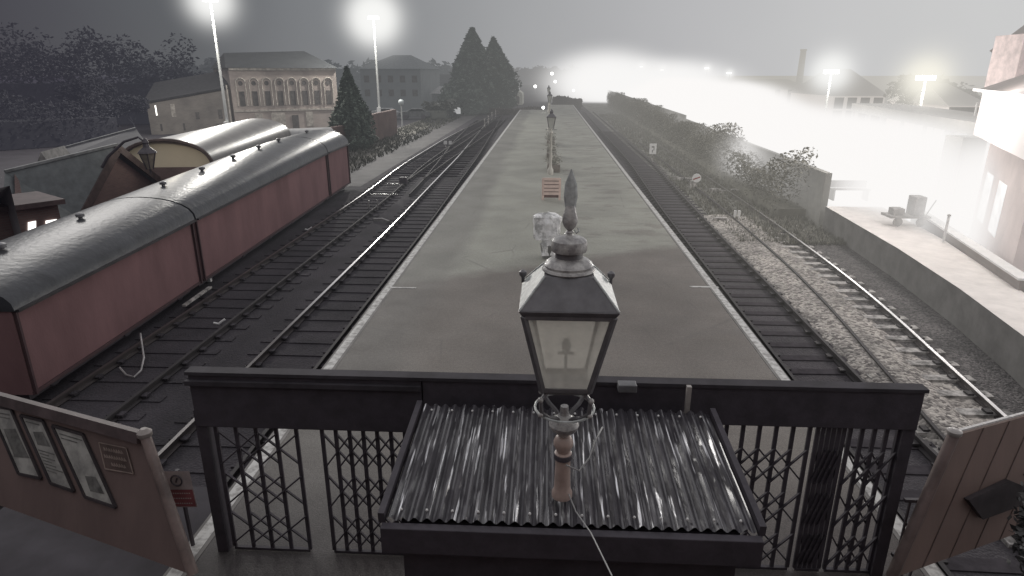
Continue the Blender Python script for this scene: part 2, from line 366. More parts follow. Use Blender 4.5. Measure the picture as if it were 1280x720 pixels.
P2L=[(9.35,10.3),(10.0,12.92),(10.54,15.98),(11.02,20.01),(11.48,26.63)]
P2R=[(10.9,10.3),(11.5,12.9),(11.97,15.81),(13.07,21.13),(13.75,26.63)]
pm=mat('far_platform_paving',(.78,.74,.71),.75,scale=2,amt=.18,bump=.1)
p2=MB()
for i in range(4):
    a,b,c,d=P2L[i],P2R[i],P2R[i+1],P2L[i+1]; p2.quad((*a,0),(*b,0),(*c,0),(*d,0))
struct(p2.build('far_platform_surface',pm))
p2=MB()
for i in range(4):
    for q in (P2L,P2R):
        a,b=q[i],q[i+1]; p2.quad((*a,GZ),(*b,GZ),(*b,-.003),(*a,-.003))
p2.quad((*P2L[4],GZ),(*P2R[4],GZ),(*P2R[4],-.003),(*P2L[4],-.003))
struct(p2.build('far_platform_face',mat('far_platform_brick',(.2,.195,.19),.85,scale=1.5,amt=.35)))
sheet('far_track_bed',[(9,9),(30,9),(40,120),(13,120)],GZ-.022,mat('far_ballast',(.28,.26,.25),.9,scale=8,amt=.5))
# far side platform beyond the second line
p3=MB(); p3.box(16.2,22,12,95,GZ,-.05); struct(p3.build('opposite_platform',pm))

# ------------------------------------------------------------------ rails
def poly_at(pts,y):
    for (x0,y0),(x1,y1) in zip(pts,pts[1:]):
        if y<=y1: return x0+(x1-x0)*(y-y0)/(y1-y0)
    return pts[-1][0]
def smooth(pts,n=40):
    y0,y1=pts[0][1],pts[-1][1]
    ys=[y0+(y1-y0)*(i/n)**1.3 for i in range(n+1)]
    return [(sum(poly_at(pts,min(max(y+d,y0),y1)) for d in (-3,-1.5,0,1.5,3))/5,y) for y in ys]
def rail(parent,pts,m,z=GZ):
    mb=MB()
    pts=smooth(pts)
    prof=[(-.035,.15),(.035,.15),(.035,.115),(.01,.10),(.01,.03),(.07,.015),(.07,.0),(-.07,0),(-.07,.015),(-.01,.03),(-.01,.10),(-.035,.115)]
    n_=len(prof); o=0
    for i,(x,y) in enumerate(pts):
        for u,v in prof: mb.v.append((x+u,y,z+v))
    for i in range(len(pts)-1):
        for k in range(n_): mb.f.append((i*n_+k,i*n_+(k+1)%n_,(i+1)*n_+(k+1)%n_,(i+1)*n_+k))
    return mb.build('rail',m,parent)
def chairs(parent,pts,m,y0,y1,st): pass
def track(label,left,right,y0,y1,st,mL,mR,ms,over=.45,nmax=95):
    t=thing('railway_track',label,'railway track',(left[0][0],left[0][1],GZ))
    rail(t,left,mL); rail(t,right,mR)
    y=y0;first=None;k=0
    me=None
    while y<y1 and k<nmax:
        xl,xr=poly_at(left,y),poly_at(right,y)
        if me is None:
            s=MB().box(-(1.5/2+over),1.5/2+over,-.125,.125,-.02,.045 if ms is SLEEP_L else .006).build('sleeper',ms,None); me=s.data
        else:
            s=bpy.data.objects.new('sleeper',me); COL.objects.link(s)
        s.parent=t; s.matrix_parent_inverse=parent_inv(t)
        s.location=((xl+xr)/2,y+random.uniform(-.03,.03),GZ); s.rotation_euler=(0,0,random.uniform(-.02,.02))
        y+=st;k+=1
    # chairs holding the rails
    cm=MB(); y=y0
    while y<min(y1,60):
        for q in (left,right):
            x=poly_at(q,y); cm.box(x-.16,x-.04,y-.08,y+.08,GZ+.045,GZ+.085); cm.box(x+.04,x+.16,y-.08,y+.08,GZ+.045,GZ+.085)
        y+=st
    ch=cm.build('rail_chairs',RAIL_R if ms is not BAL_D else BAL_D,t); ch['kind']='stuff'; return t
A_R=[(-6.35,3),(-6.35,26.1),(-6.51,36.2),(-6.67,48.8),(-7.33,71.6),(-8.6,110)]
A_L=[(x-1.5,y) for x,y in A_R]
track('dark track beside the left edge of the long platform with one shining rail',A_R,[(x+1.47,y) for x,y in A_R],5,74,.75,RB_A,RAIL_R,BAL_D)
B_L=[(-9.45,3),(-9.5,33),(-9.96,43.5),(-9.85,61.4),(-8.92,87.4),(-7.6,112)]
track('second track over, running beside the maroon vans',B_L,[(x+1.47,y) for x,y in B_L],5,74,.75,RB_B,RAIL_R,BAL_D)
for o in list(COL.objects):
    pass
C_L=[(5.16,3),(5.2,13),(5.28,20),(5.4,30),(5.9,46),(6.0,110)]
C_R=[(6.55,3),(6.55,13),(6.72,17),(6.8,24.5),(7.02,31.7),(7.5,46.4),(7.5,110)]
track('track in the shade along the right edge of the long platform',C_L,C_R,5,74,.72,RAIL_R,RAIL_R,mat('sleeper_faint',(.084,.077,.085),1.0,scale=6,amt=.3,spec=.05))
D_R=[(8.0,5),(8.5,10.95),(8.91,14.12),(9.07,15.08),(9.38,18.33),(9.56,22.3),(9.75,30),(9.9,60)]
D_L=[(x-1.47,y) for x,y in D_R]
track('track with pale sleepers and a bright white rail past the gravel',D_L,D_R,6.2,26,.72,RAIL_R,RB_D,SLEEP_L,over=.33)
# gravel ridge lying over the middle of those sleepers
gr=MB()
for i in range(60):
    y=4+i*.42
    for j in range(7):
        u=j/6; x=6.78+u*(poly_at(D_R,y)-.52-6.78)
        gr.v.append((x,y,GZ-.02+.13*math.sin(math.pi*min(1,max(0,u)))**.5+.015*noise.noise(Vector((x*3,y*3,0)))))
for i in range(59):
    for j in range(6): gr.f.append((i*7+j,i*7+j+1,(i+1)*7+j+1,(i+1)*7+j))
struct(gr.build('gravel_ridge',BAL_L,smooth=True))
# crossover between the two left tracks
cx=thing('track_crossover','curved crossover rails joining the two tracks left of the platform','points',(-7,60,GZ))
for off in (0,1.4):
    rail(cx,[(-8.2+off*.6,38),(-8.05+off*.7,48),(-7.6+off*.8,60),(-7.3+off,78),(-7.1+off,95)],RAIL_R)
rail(cx,[(-7.1,33),(-7.5,42),(-8.6,60),(-9.3,78)],RAIL_R)
tm=MB()
for y in range(40,90,1):
    tm.box(-9.6,-5.6,y-.1,y+.1,GZ-.01,GZ+.04)
tm.build('timber_bearers',SLEEP,cx)['kind']='stuff'

# loose litter: single pale stones / rail ends in the dark left yard
# hoses and bits
hs=MB().tube([G(150,462)+Vector((0,0,.05)),G(158,471)+Vector((0,0,.05)),G(168,474)+Vector((0,0,.05)),G(177,466)+Vector((0,0,.06)),G(181,452)+Vector((0,0,.1)),G(179,434)+Vector((0,0,.35))],.02,6).build('hose',mat('pale_hose',(.5,.48,.48),.5),smooth=True)
tag(hs,'pale curled hose lying in the dark beside the maroon vans','hose')
for (px,py,lb) in ((273,406,'small white scrap on the dark ballast in front of the middle maroon van'),(385,288,'white curved pipe end on the ballast by the far maroon van')):
    p=G(px,py); o=MB().tube([p+Vector((-.12,0,.05)),p+Vector((0,.02,.02)),p+Vector((.14,.1,.12))],.03,6).build('pipe_scrap',WHITE); tag(o,lb,'scrap')
for i,(px,py) in enumerate(((262,352),(254,350))):
    p=G(px,py); o=MB().box(p.x-.06,p.x+.06,p.y-.05,p.y+.05,GZ,GZ+.1).build('marker_peg',WHITE); tag(o,'small white peg at the foot of the maroon van side','peg',group='white pegs by the van')
# switch rods and levers near the red signal
sr=thing('point_rodding','pale point rods and levers across the ballast near the red signal','point rods',tuple(G(470,245)))
sr_m=mat('galvanised_rod',(.45,.44,.43),.4,metal=.4)
p,q=G(463,246),G(497,246); MB().bar(p+Vector((0,0,.12)),q+Vector((0,0,.12)),.06).build('rod',sr_m,sr)
p,q=G(484,233),G(502,233); MB().bar(p+Vector((0,0,.12)),q+Vector((0,0,.12)),.06).build('rod',sr_m,sr)
for px,py in ((461,262),(472,262)):
    p=G(px,py); MB().bar(p,p+Vector((.02,0,.45)),.05).build('lever',sr_m,sr)
p=G(480,277); MB().tube([p+Vector((-.5,.2,.05)),p+Vector((-.1,.1,.1)),p+Vector((.3,-.2,.05))],.05,6).build('rod',sr_m,sr)

# ground signals
p=G(505,241)
t=thing('ground_signal','small ground signal with a glowing red lamp between the left tracks','signal',tuple(p))
MB().box(p.x-.05,p.x+.05,p.y-.05,p.y+.05,GZ,GZ+.55).build('post',DARK,t)
MB().box(p.x-.2,p.x+.2,p.y-.12,p.y+.12,GZ+.5,GZ+.85).build('housing',DARK,t)
MB().lathe((0,0,0),[(.09,0),(.1,.05),(.08,.08)],12).build('lens',mat('red_lens',(.6,.1,.1),.3,emit=(1,.25,.25),estr=2.2),t)
t.children[-1].location=(p.x+.05,p.y-.13,GZ+.72); t.children[-1].rotation_euler=(R(90),0,0)
def disc_signal(px,py,label):
    p=G(px,py); t=thing('disc_signal',label,'signal',tuple(p))
    MB().box(p.x-.16,p.x+.16,p.y-.1,p.y+.1,GZ,GZ+.45).build('housing',SLEEP_L,t)
    d=MB().lathe((0,0,0),[(.24,0),(.25,.02),(.24,.04)],18).build('disc',WHITE,t); d.location=(p.x+.12,p.y-.14,GZ+.62); d.rotation_euler=(R(90),0,0)
    s=MB().box(-.2,.2,-.055,-.045,-.035,.035).build('stripe',mat('red_stripe',(.4,.06,.06),.5),d)
    s.matrix_parent_inverse.identity(); s.rotation_euler=(R(-90),0,R(20)); s.location=(0,0,0)
    return t
disc_signal(866,236,'white disc ground signal standing in the scrub right of the platform')
# white rectangular track signs
def post_sign(px,py,w_,h_,hp,label,letters=True,name='trackside_sign'):
    p=G(px,py); t=thing(name,label,'sign',tuple(p))
    MB().tube([p,p+Vector((0,0,hp+h_*.5))],.035,6).build('post',SLEEP_L,t)
    MB().box(p.x-w_/2,p.x+w_/2,p.y-.055,p.y-.035,GZ+hp,GZ+hp+h_).build('panel',WHITE,t)
    if letters:
        m=MB(); zb=GZ+hp
        m.box(p.x-w_*.2,p.x+w_*.2,p.y-.062,p.y-.056,zb+h_*.62,zb+h_*.74); m.box(p.x+w_*.08,p.x+w_*.2,p.y-.062,p.y-.056,zb+h_*.35,zb+h_*.62); m.box(p.x-w_*.12,p.x+w_*.0,p.y-.062,p.y-.056,zb+h_*.15,zb+h_*.4)
        m.build('numeral',mat('sign_grey',(.2,.2,.2),.6),t)
    return t
post_sign(815,202,.5,.75,.55,'white rectangular sign on a post in the scrub right of the platform')
t=post_sign(557,184,.28,.3,.25,'pair of small white marker boards between the left tracks',False,'marker_board')
p=G(557,184); MB().box(p.x+.3,p.x+.56,p.y-.055,p.y-.035,GZ+.25,GZ+.55).build('panel',WHITE,t)
for i,(px,py) in enumerate(((918,275),(923,275))):
    p=G(px,py); o=MB().box(p.x-.05,p.x+.05,p.y-.05,p.y+.05,GZ,GZ+.42).build('marker_post',WHITE); tag(o,'one of two short white marker posts side by side right of the track','post',group='short white marker posts')
for px,py in ((880,205),(945,190)):
    p=G(px,py); o=MB().tube([p,p+Vector((0,0,.7))],.035,6).build('stake',SLEEP_L); tag(o,'thin pale stake in the scrub, '+('nearer the platform' if px<900 else 'farther from the platform'),'stake')

# concrete troughs / slabs near the right-hand signal
for i,(px,py,lx,ly,lb) in enumerate(((853,225,.7,.4,'pale rubble heap beside the white disc signal'),(905,240,1.2,.35,'stack of pale slabs on the ground right of the disc signal'),(903,277,.8,.15,'pale concrete trough lid by the two short posts'),(990,248,1.2,.6,'pale low mound at the end of the far platform'))):
    p=G(px,py); mb=MB()
    for k in range(9):
        x=p.x+random.uniform(-lx,lx)/2;y=p.y+random.uniform(-ly,ly); s=random.uniform(.08,.2)
        mb.hexa([(x+sx*s+random.uniform(-.04,.04),y+sy*s*.8,z) for z in (GZ-.02,GZ+random.uniform(.08,.2)) for sx,sy in ((-1,-1),(1,-1),(1,1),(-1,1))])
    tag(mb.build('rubble',SLEEP_L,bevel=.02),lb,'rubble')

# scrub clumps on the right bank: one uncountable mass
def tufts(n_,region,hmin,hmax,m,name,label,wd=.02):
    mb=MB()
    for i in range(n_):
        x,y=region(); h=random.uniform(hmin,hmax)
        for k in range(4):
            a=random.uniform(0,6.28); dx,dy=math.cos(a)*.5*h,math.sin(a)*.5*h
            ax,ay=math.cos(a+1.57)*wd,math.sin(a+1.57)*wd
            mb.add([(x-ax,y-ay,GZ-.01),(x+ax,y+ay,GZ-.01),(x+dx,y+dy,GZ+h*random.uniform(.6,1))],[(0,1,2)])
    o=mb.build(name,m); o['kind']='stuff'; o['label']=label; o['category']='weeds'; return o
def reg():
    y=24+(random.random()**1.5)*80; return (random.uniform(7.4 if y<40 else 7.9,11.6+y*.01),y)
tufts(7000,reg,.08,.3,mat('dry_weeds',(.26,.255,.225),.9,col2=(.15,.148,.128),scale=1.3),'weeds','rough dry weeds between the right tracks and the grey wall',.035)
def reg2():
    y=37+(random.random()**1.3)*60; return (random.uniform(-17,-12.6),y)
tufts(3000,reg2,.1,.4,mat('bank_weeds',(.13,.13,.11),.9),'weeds','weedy strip at the foot of the brick wall on the left',.035)

# ------------------------------------------------------------------ maroon vans
Q0=Vector((-9.78,10.5,0)); Q1=Vector((-11.0,35.4,0))
def van(s0,s1,label,vents,cut=False):
    d=(Q1-Q0).normalized(); nrm=Vector((-d.y,d.x,0)); Ltot=(Q1-Q0).length
    def P(s,u,z): q=Q0+d*s+nrm*u; return (q.x,q.y,z)
    W=2.85
    t=thing('railway_van',label,'railway van',P((s0+s1)/2,W/2,GZ),group='maroon vans in a row')
    def ez(s): return 1.05+.42*min(1,s/Ltot*1.25)
    zb=GZ+.28
    b=MB(); e0,e1=ez(s0),ez(s1)
    b.hexa([P(s0,0,zb),P(s1,0,zb),P(s1,W,zb),P(s0,W,zb),P(s0,0,e0),P(s1,0,e1),P(s1,W,e1),P(s0,W,e0)])
    b.build('body',MAROON,t)
    # side framing: a vertical post at each end, a bottom rail
    fr=MB()
    for s in (s0+.05,s1-.05):
        fr.bar(P(s,-.02,zb),P(s,-.02,ez(s)-.03),.10,.05)
    fr.bar(P(s0,-.015,zb+.03),P(s1,-.015,zb+.03),.03,.07)
    fr.build('frame_strip',MAROON_D,t)
    # roof
    r=MB(); NS=14; ns=max(2,int((s1-s0)/1.2))
    rise=.56 if s0<3 else .78; ov=.10
    for i in range(ns+1):
        s=s0-.03+(s1-s0+.06)*i/ns
        shrink=0
        for j in range(NS+1):
            a=math.pi*j/NS; u=W/2-(W/2+ov)*math.cos(a); z=ez(s)+(.56+.22*min(1,s/16))*math.sin(a)**.85
            r.v.append(P(s,u,z))
    for i in range(ns):
        for j in range(NS): q=i*(NS+1)+j; r.f.append((q,q+NS+1,q+NS+2,q+1))
    for i in (0,ns):
        ring=[i*(NS+1)+j for j in range(NS+1)]; r.f.append(tuple(ring if i==ns else ring[::-1]))
    r.build('roof',VROOF,t,smooth=True)
    gt=MB(); gt.bar(P(s0,-.13,e0-.0),P(s1,-.13,e1-.0),.06,.05); gt.build('gutter',mat('dark_gutter',(.06,.055,.06),.4),t)
    for s in vents:
        c=P(s,W/2+.1,ez(s)+(.56+.22*min(1,s/16))-.03)
        v=MB(); v.lathe(c,[(.05,0),(.05,.06),(.10,.08),(.10,.15),(.03,.18)],12); v.build('ventilator',mat('vent_grey',(.2,.2,.21),.4),t,smooth=True)
    sk=MB(); sk.bar(P(s0+.2,.35,GZ+.17),P(s1-.2,.35,GZ+.17),.2,.24); sk.bar(P(s0+.2,W-.35,GZ+.17),P(s1-.2,W-.35,GZ+.17),.2,.24)
    sk.build('underframe',DARK,t)
    k=s0+.9
    while k<s1-.5:
        w_=MB(); w_.lathe((0,0,0),[(.40,0),(.42,.03),(.36,.05),(.36,.12)],16); o=w_.build('wheel',DARK,t)
        q=Vector(P(k,.28,GZ+.27)); o.location=q; o.rotation_euler=(R(90),0,math.atan2(d.y,d.x)); o.matrix_parent_inverse=parent_inv(t)
        o.scale=(.62,.62,.62); k+=2.6
    return t,P,ez
LT=(Q1-Q0).length
van(0,6.95,'nearest maroon van, its dark end wall turned to the camera',[2,4.6])
t2,PP,ez=van(7.1,20.75,'long maroon van in the middle of the row with wet shining roof',[8.6,11.2,13.8,16.4,18.8])
van(20.9,LT,'short maroon van at the far end of the row near the tall conifer',[23.0])
st=MB().bar(PP(5.3,-.28,GZ+.16),PP(6.9,-.28,GZ+.16),.10,.05).build('step_board',SLEEP_L); tag(st,'pale loose plank lying at the foot of the maroon van side','plank')

# ------------------------------------------------------------------ left buildings
SLATE=mat('blue_slate',(.13,.145,.15),.55,scale=3,amt=.35,bump=.3,bscale=8)
SLATED=mat('slate_dark',(.075,.075,.085),.6,scale=3,amt=.3)
BRK_R=brick('brown_brick',(.25,.16,.145),(.20,.13,.12),(.22,.19,.175))
CREAM=mat('cream_boarding',(.78,.69,.52),.7,scale=.8,amt=.08)
BARGE=mat('bargeboard',(.10,.07,.065),.6)
LIT=mat('lit_window',(.9,.88,.8),.5,emit=(1,.97,.93),estr=2.0)
def gable_house(name,label,A,B,hw,ez_,zr,ground,mr,mw,cat='building',mend=None,over=.35):
    A=Vector((A[0],A[1],0));B=Vector((B[0],B[1],0)); u=(A-B).normalized(); n_=Vector((-u.y,u.x,0))
    t=thing(name,label,cat,((A.x+B.x)/2,(A.y+B.y)/2,ground))
    w_=MB(); p=[A-n_*hw,B-n_*hw,B+n_*hw,A+n_*hw]
    for a,b in ((1,0),(0,3),(3,2),(2,1)):
        w_.quad((p[a].x,p[a].y,ground),(p[b].x,p[b].y,ground),(p[b].x,p[b].y,ez_),(p[a].x,p[a].y,ez_))
    for q,i,j in ((A,0,3),(B,2,1)):
        w_.quad((p[i].x,p[i].y,ez_),(p[j].x,p[j].y,ez_),(q.x,q.y,zr-.05))
    w_.build('wall',mw,t)
    r=MB(); sl=(zr-ez_)/hw
    for sgn in (-1,1):
        a0=A+u*over;b0=B-u*over; e=hw+over
        pts=[Vector((a0.x,a0.y,zr)),Vector((b0.x,b0.y,zr)),Vector((b0.x,b0.y,ez_-sl*over))+n_*sgn*e,Vector((a0.x,a0.y,ez_-sl*over))+n_*sgn*e]
        pts2=[q+Vector((0,0,.12)) for q in pts]
        r.hexa(pts+pts2 if sgn<0 else pts[::-1]+pts2[::-1])
    r.build('roof',mr,t)
    bb=MB()
    for sgn in (-1,1):
        a0=A+u*(over+.03); q=Vector((a0.x,a0.y,zr)); e=Vector((a0.x,a0.y,ez_-sl*over))+n_*sgn*(hw+over)
        bb.bar(q,e,.06,.34)
    bb.build('bargeboard',mend or BARGE,t)
    return t,u,n_
A=AT(137,187,27);B=AT(18,216,24.0);F1=AT(92,270,24.6);F2=AT(196,232,31.0);E1=AT(20,296,20.5)
t=thing('brick_outbuilding','brown brick outbuilding with a grey slate pitched roof and gable behind the maroon vans','building',(F1.x,F1.y,GZ))
def dn(v,z=GZ): return Vector((v.x,v.y,z))
F0=F2+(B-A); g=A-(F1+F2)/2
m=MB(); m.quad(dn(F1),dn(F2),F2,A-Vector((0,0,.1)),F1); m.quad(dn(F1),F1,E1,dn(E1)); m.quad(dn(F2),F2,F0,dn(F0)); m.quad(dn(E1),E1,B,F0,dn(F0)); m.build('wall',BRK_R,t)
u=(A-B).normalized(); o1=(F1-A).normalized()*.35; o2=(F2-A).normalized()*.35
for a_,b_,c_,d_,ov in ((A,B,E1,F1,o1),(A,B,F0,F2,o2)):
    q=[a_+u*.35,b_-u*.3,c_-u*.3+ov,d_+u*.35+ov]; q2=[v+Vector((0,0,.12)) for v in q]
    MB().hexa([v+Vector((0,0,.01)) for v in q]+q2).build('roof_slope',SLATE,t)
    MB().bar(a_+u*.38+Vector((0,0,-.03)),d_+u*.38+ov+Vector((0,0,-.03)),.06,.34).build('bargeboard',BARGE,t)
MB().bar(A+u*.35+Vector((0,0,.14)),B-u*.3+Vector((0,0,.14)),.16,.1).build('ridge_tiles',mat('ridge_pale',(.22,.23,.235),.6),t)
# low wing with lit windows in front of it
a=G(2,262,1.0); b=G(92,262,1.0)
t=thing('low_annexe','low dark annexe with two brightly lit windows behind the maroon vans','building',tuple(G(45,300)))
a=AT(-60,300,16.5); b=AT(82,300,19.0)
wl=MB().slab((a.x,a.y),(b.x,b.y),2.0,GZ,1.35); wl.build('wall',BRK_R,t)
rf=MB().slab((a.x-.2,a.y),(b.x+.2,b.y),2.3,1.35,1.5,off=-.2); rf.build('roof',mat('annexe_roof',(.11,.075,.075),.7),t)
d_=(b-a); d_.z=0; d_.normalize(); nf=Vector((d_.y,-d_.x,0))
def on_wall(px,py):
    r_=Vector(ray(px,py)); # intersect ray with wall plane a + nf*.03
    o=Vector((0,0,H)); p0=Vector((a.x,a.y,0))+nf*.03; k=(p0-o).dot(nf)/r_.dot(nf); return o+r_*k
for k,(x0,y0,x1,y1) in enumerate(((35,278,45,294),(57,276,71,286))):
    q=[on_wall(x0,y1),on_wall(x1,y1-2),on_wall(x1,y0-2),on_wall(x0,y0)]
    wz=MB().quad(*q); o=wz.build('window',LIT,t)
# roof behind
A=AT(170,163,40);B=AT(60,193,36)
t=thing('slate_shed','long dark slate roofed shed behind the brick outbuilding','building',(A.x,A.y,GZ))
q=[A,B,AT(40,215,33),AT(190,190,37)]
MB().hexa(q+[v+Vector((0,0,.12)) for v in q]).build('roof_slope',SLATED,t)
q3=[A,B,B+Vector((-1.5,3,-1)),A+Vector((-1.5,3,-1))]
MB().hexa([v+Vector((0,.02,-.02)) for v in q3]+[v+Vector((0,.02,.1)) for v in q3]).build('roof_slope',SLATED,t)
MB().quad(q[2],q[3],dn(q[3]),dn(q[2])).build('wall',BRK_R,t)
MB().bar(A+Vector((0,0,.14)),B+Vector((0,0,.14)),.18,.1).build('ridge_tiles',MC['ridge_pale'],t)
p=G(14,232,2.0)
# small pale gable dormer
o=MB(); g0,g1,g2=AT(43,212,31),AT(62,205,32),AT(51,190,31.5); o.quad(g0,g1,g2); o.quad(g0,g2,g2+Vector((-1,3,0)),g0+Vector((-1,3,0))); o.quad(g1,g2,g2+Vector((-1,3,0)),g1+Vector((-1,3,0))); o.quad(dn(g0),dn(g1),g1,g0)
tag(o.build('dormer_gable',mat('pale_render',(.3,.29,.28),.8)),'small pale triangular gable standing behind the slate roof ridge','gable')
pz=AT(20,214,34); o=MB().ball(tuple(pz),.1); 
tag(o.build('yard_light',mat('cold_bulb',(.8,.85,1),.3,emit=(.8,.9,1),estr=6)),'tiny bluish white light at the far left behind the slate roof','light')
# white roof edge at far left
a_=G(2,240,1.8); o=MB(); c0,c1,c2,c3=G(-40,262,1.6),G(2,250,1.6),G(12,232,2.2),G(-40,245,2.2); o.quad(c0,c1,c2,c3)
for z in (0,):
    for q0,q1 in ((c0,c1),(c1,c2)): o.quad((q0.x,q0.y,GZ),(q1.x,q1.y,GZ),tuple(q1),tuple(q0))
tag(o.build('lean_to',mat('lean_to_pale',(.3,.3,.31),.4,scale=2,amt=.2)),'lean-to with a pale wet roof at the far left edge','shed')

# arched engine shed with cream end
zc=3.5
def arch_shed():
    A=AT(206,176,31); zc=A.z; E=AT(322,151,46)
    u=(E-A); u.z=0; Lg=u.length; u.normalize(); n_=Vector((u.y,-u.x,0)) # n_ to the right
    t=thing('arched_shed','barrel roofed shed with a cream boarded end behind the brick outbuilding','shed',(A.x,A.y,GZ))
    hw=2.15; ze=AT(206,209,31).z
    # end wall follows picture plane: facing the camera
    def prof(k): a=math.pi*k/16; return (-hw*math.cos(a), ze+(zc-ze)*math.sin(a)**.9)
    w_=MB(); pts=[prof(k) for k in range(17)]
    w_.v=[tuple(Vector((A.x,A.y,0))+n_*x+Vector((0,0,z))) for x,z in pts]; w_.f=[tuple(range(17))]
    w_.build('end_wall',CREAM,t)
    lo=MB(); q0=Vector((A.x,A.y,0))+n_*(-hw); q1=Vector((A.x,A.y,0))+n_*hw
    lo.slab((q0.x,q0.y),(q1.x,q1.y),.2,GZ,ze-.003,off=0.0)
    q2=q1+u*Lg; lo.slab((q1.x,q1.y),(q2.x,q2.y),.2,GZ,ze-.003,off=0.0); lo.build('wall',BRK_R,t)
    r=MB(); N=16;S=8
    for i in range(S+1):
        for k in range(N+1):
            x,z=prof(k); x*=1.05; q=Vector((A.x,A.y,0))+n_*x+u*(-.25+(Lg+.25)*i/S); r.v.append((q.x,q.y,z+.08))
    for i in range(S):
        for k in range(N): j=i*(N+1)+k; r.f.append((j,j+1,j+N+2,j+N+1))
    r.build('roof',mat('shed_barrel_roof',(.14,.13,.125),.38,scale=1.2,amt=.4,bump=.15),t,smooth=True)
    tr=MB(); tr.tube([tuple(Vector((A.x,A.y,0))+n_*x*1.03-u*.3+Vector((0,0,z+.06))) for x,z in pts],.09,6); tr.build('verge_trim',BARGE,t)
arch_shed()
def small_lantern():
    c=AT(185,196,26.0); t=thing('bracket_lantern','small black lantern hanging from a curved bracket before the cream shed end','lantern')
    q=c.copy(); c=Vector((0,0,0)); S=1.8
    MB().lathe((c.x,c.y,c.z-.28),[(.07,0),(.18,.36),(.19,.37)],6).build('glazing',mat('lantern_smoky_glass',(.35,.32,.26),.3),t)
    fr=MB()
    for i in range(6):
        a=i*math.pi/3; fr.bar((c.x+.072*math.cos(a),c.y+.072*math.sin(a),c.z-.28),(c.x+.185*math.cos(a),c.y+.185*math.sin(a),c.z+.09),.022)
    fr.tube([(c.x,c.y,c.z-.28),(c.x,c.y,c.z-.4)],[.03,.01],6)
    fr.build('frame',DARK,t)
    MB().lathe((c.x,c.y,c.z+.09),[(.23,0),(.2,.04),(.08,.13),(.06,.2),(.08,.23),(.02,.33)],6).build('lantern_roof',DARK,t)
    MB().tube([(0,0,.32),(-.15,0,.44),(-.5,0,.34),(-.95,0,0),(-1.15,0,-.25)],[.02,.025,.03,.035,.035],6).build('bracket',DARK,t,smooth=True)
    for ch in t.children: ch.matrix_parent_inverse.identity()
    t.location=q; t.scale=(S,S,S)
small_lantern()
# small lean roof with white post next to van end
p=G(395,178); t=thing('wagon_canopy','pale curved wagon roof with a white end post behind the far maroon van','wagon',(-15,40,GZ))
o=MB(); a_=AT(352,172,46);b_=AT(418,160,48)
dd=(b_-a_); dd.z=0; dl=dd.length; dd.normalize(); n2=Vector((-dd.y,dd.x,0))
for i in range(7):
    for j in range(9):
        aa=math.pi*j/8; q=a_+dd*dl*i/6+n2*(1.3-1.3*math.cos(aa)); o.v.append((q.x,q.y,q.z+.5*math.sin(aa)))
for i in range(6):
    for j in range(8): k=i*9+j; o.f.append((k,k+9,k+10,k+1))
o.build('roof',mat('pale_wet_roof',(.45,.45,.44),.4,scale=2,amt=.3),t,smooth=True)
MB().slab((a_.x,a_.y),(b_.x,b_.y),2.6,GZ+.4,a_.z-.1).build('body',MAROON_D,t)
MB().tube([b_+Vector((.05,-.05,-2.6)),b_+Vector((.05,-.05,-.2))],.06,6).build('post',WHITE,t)

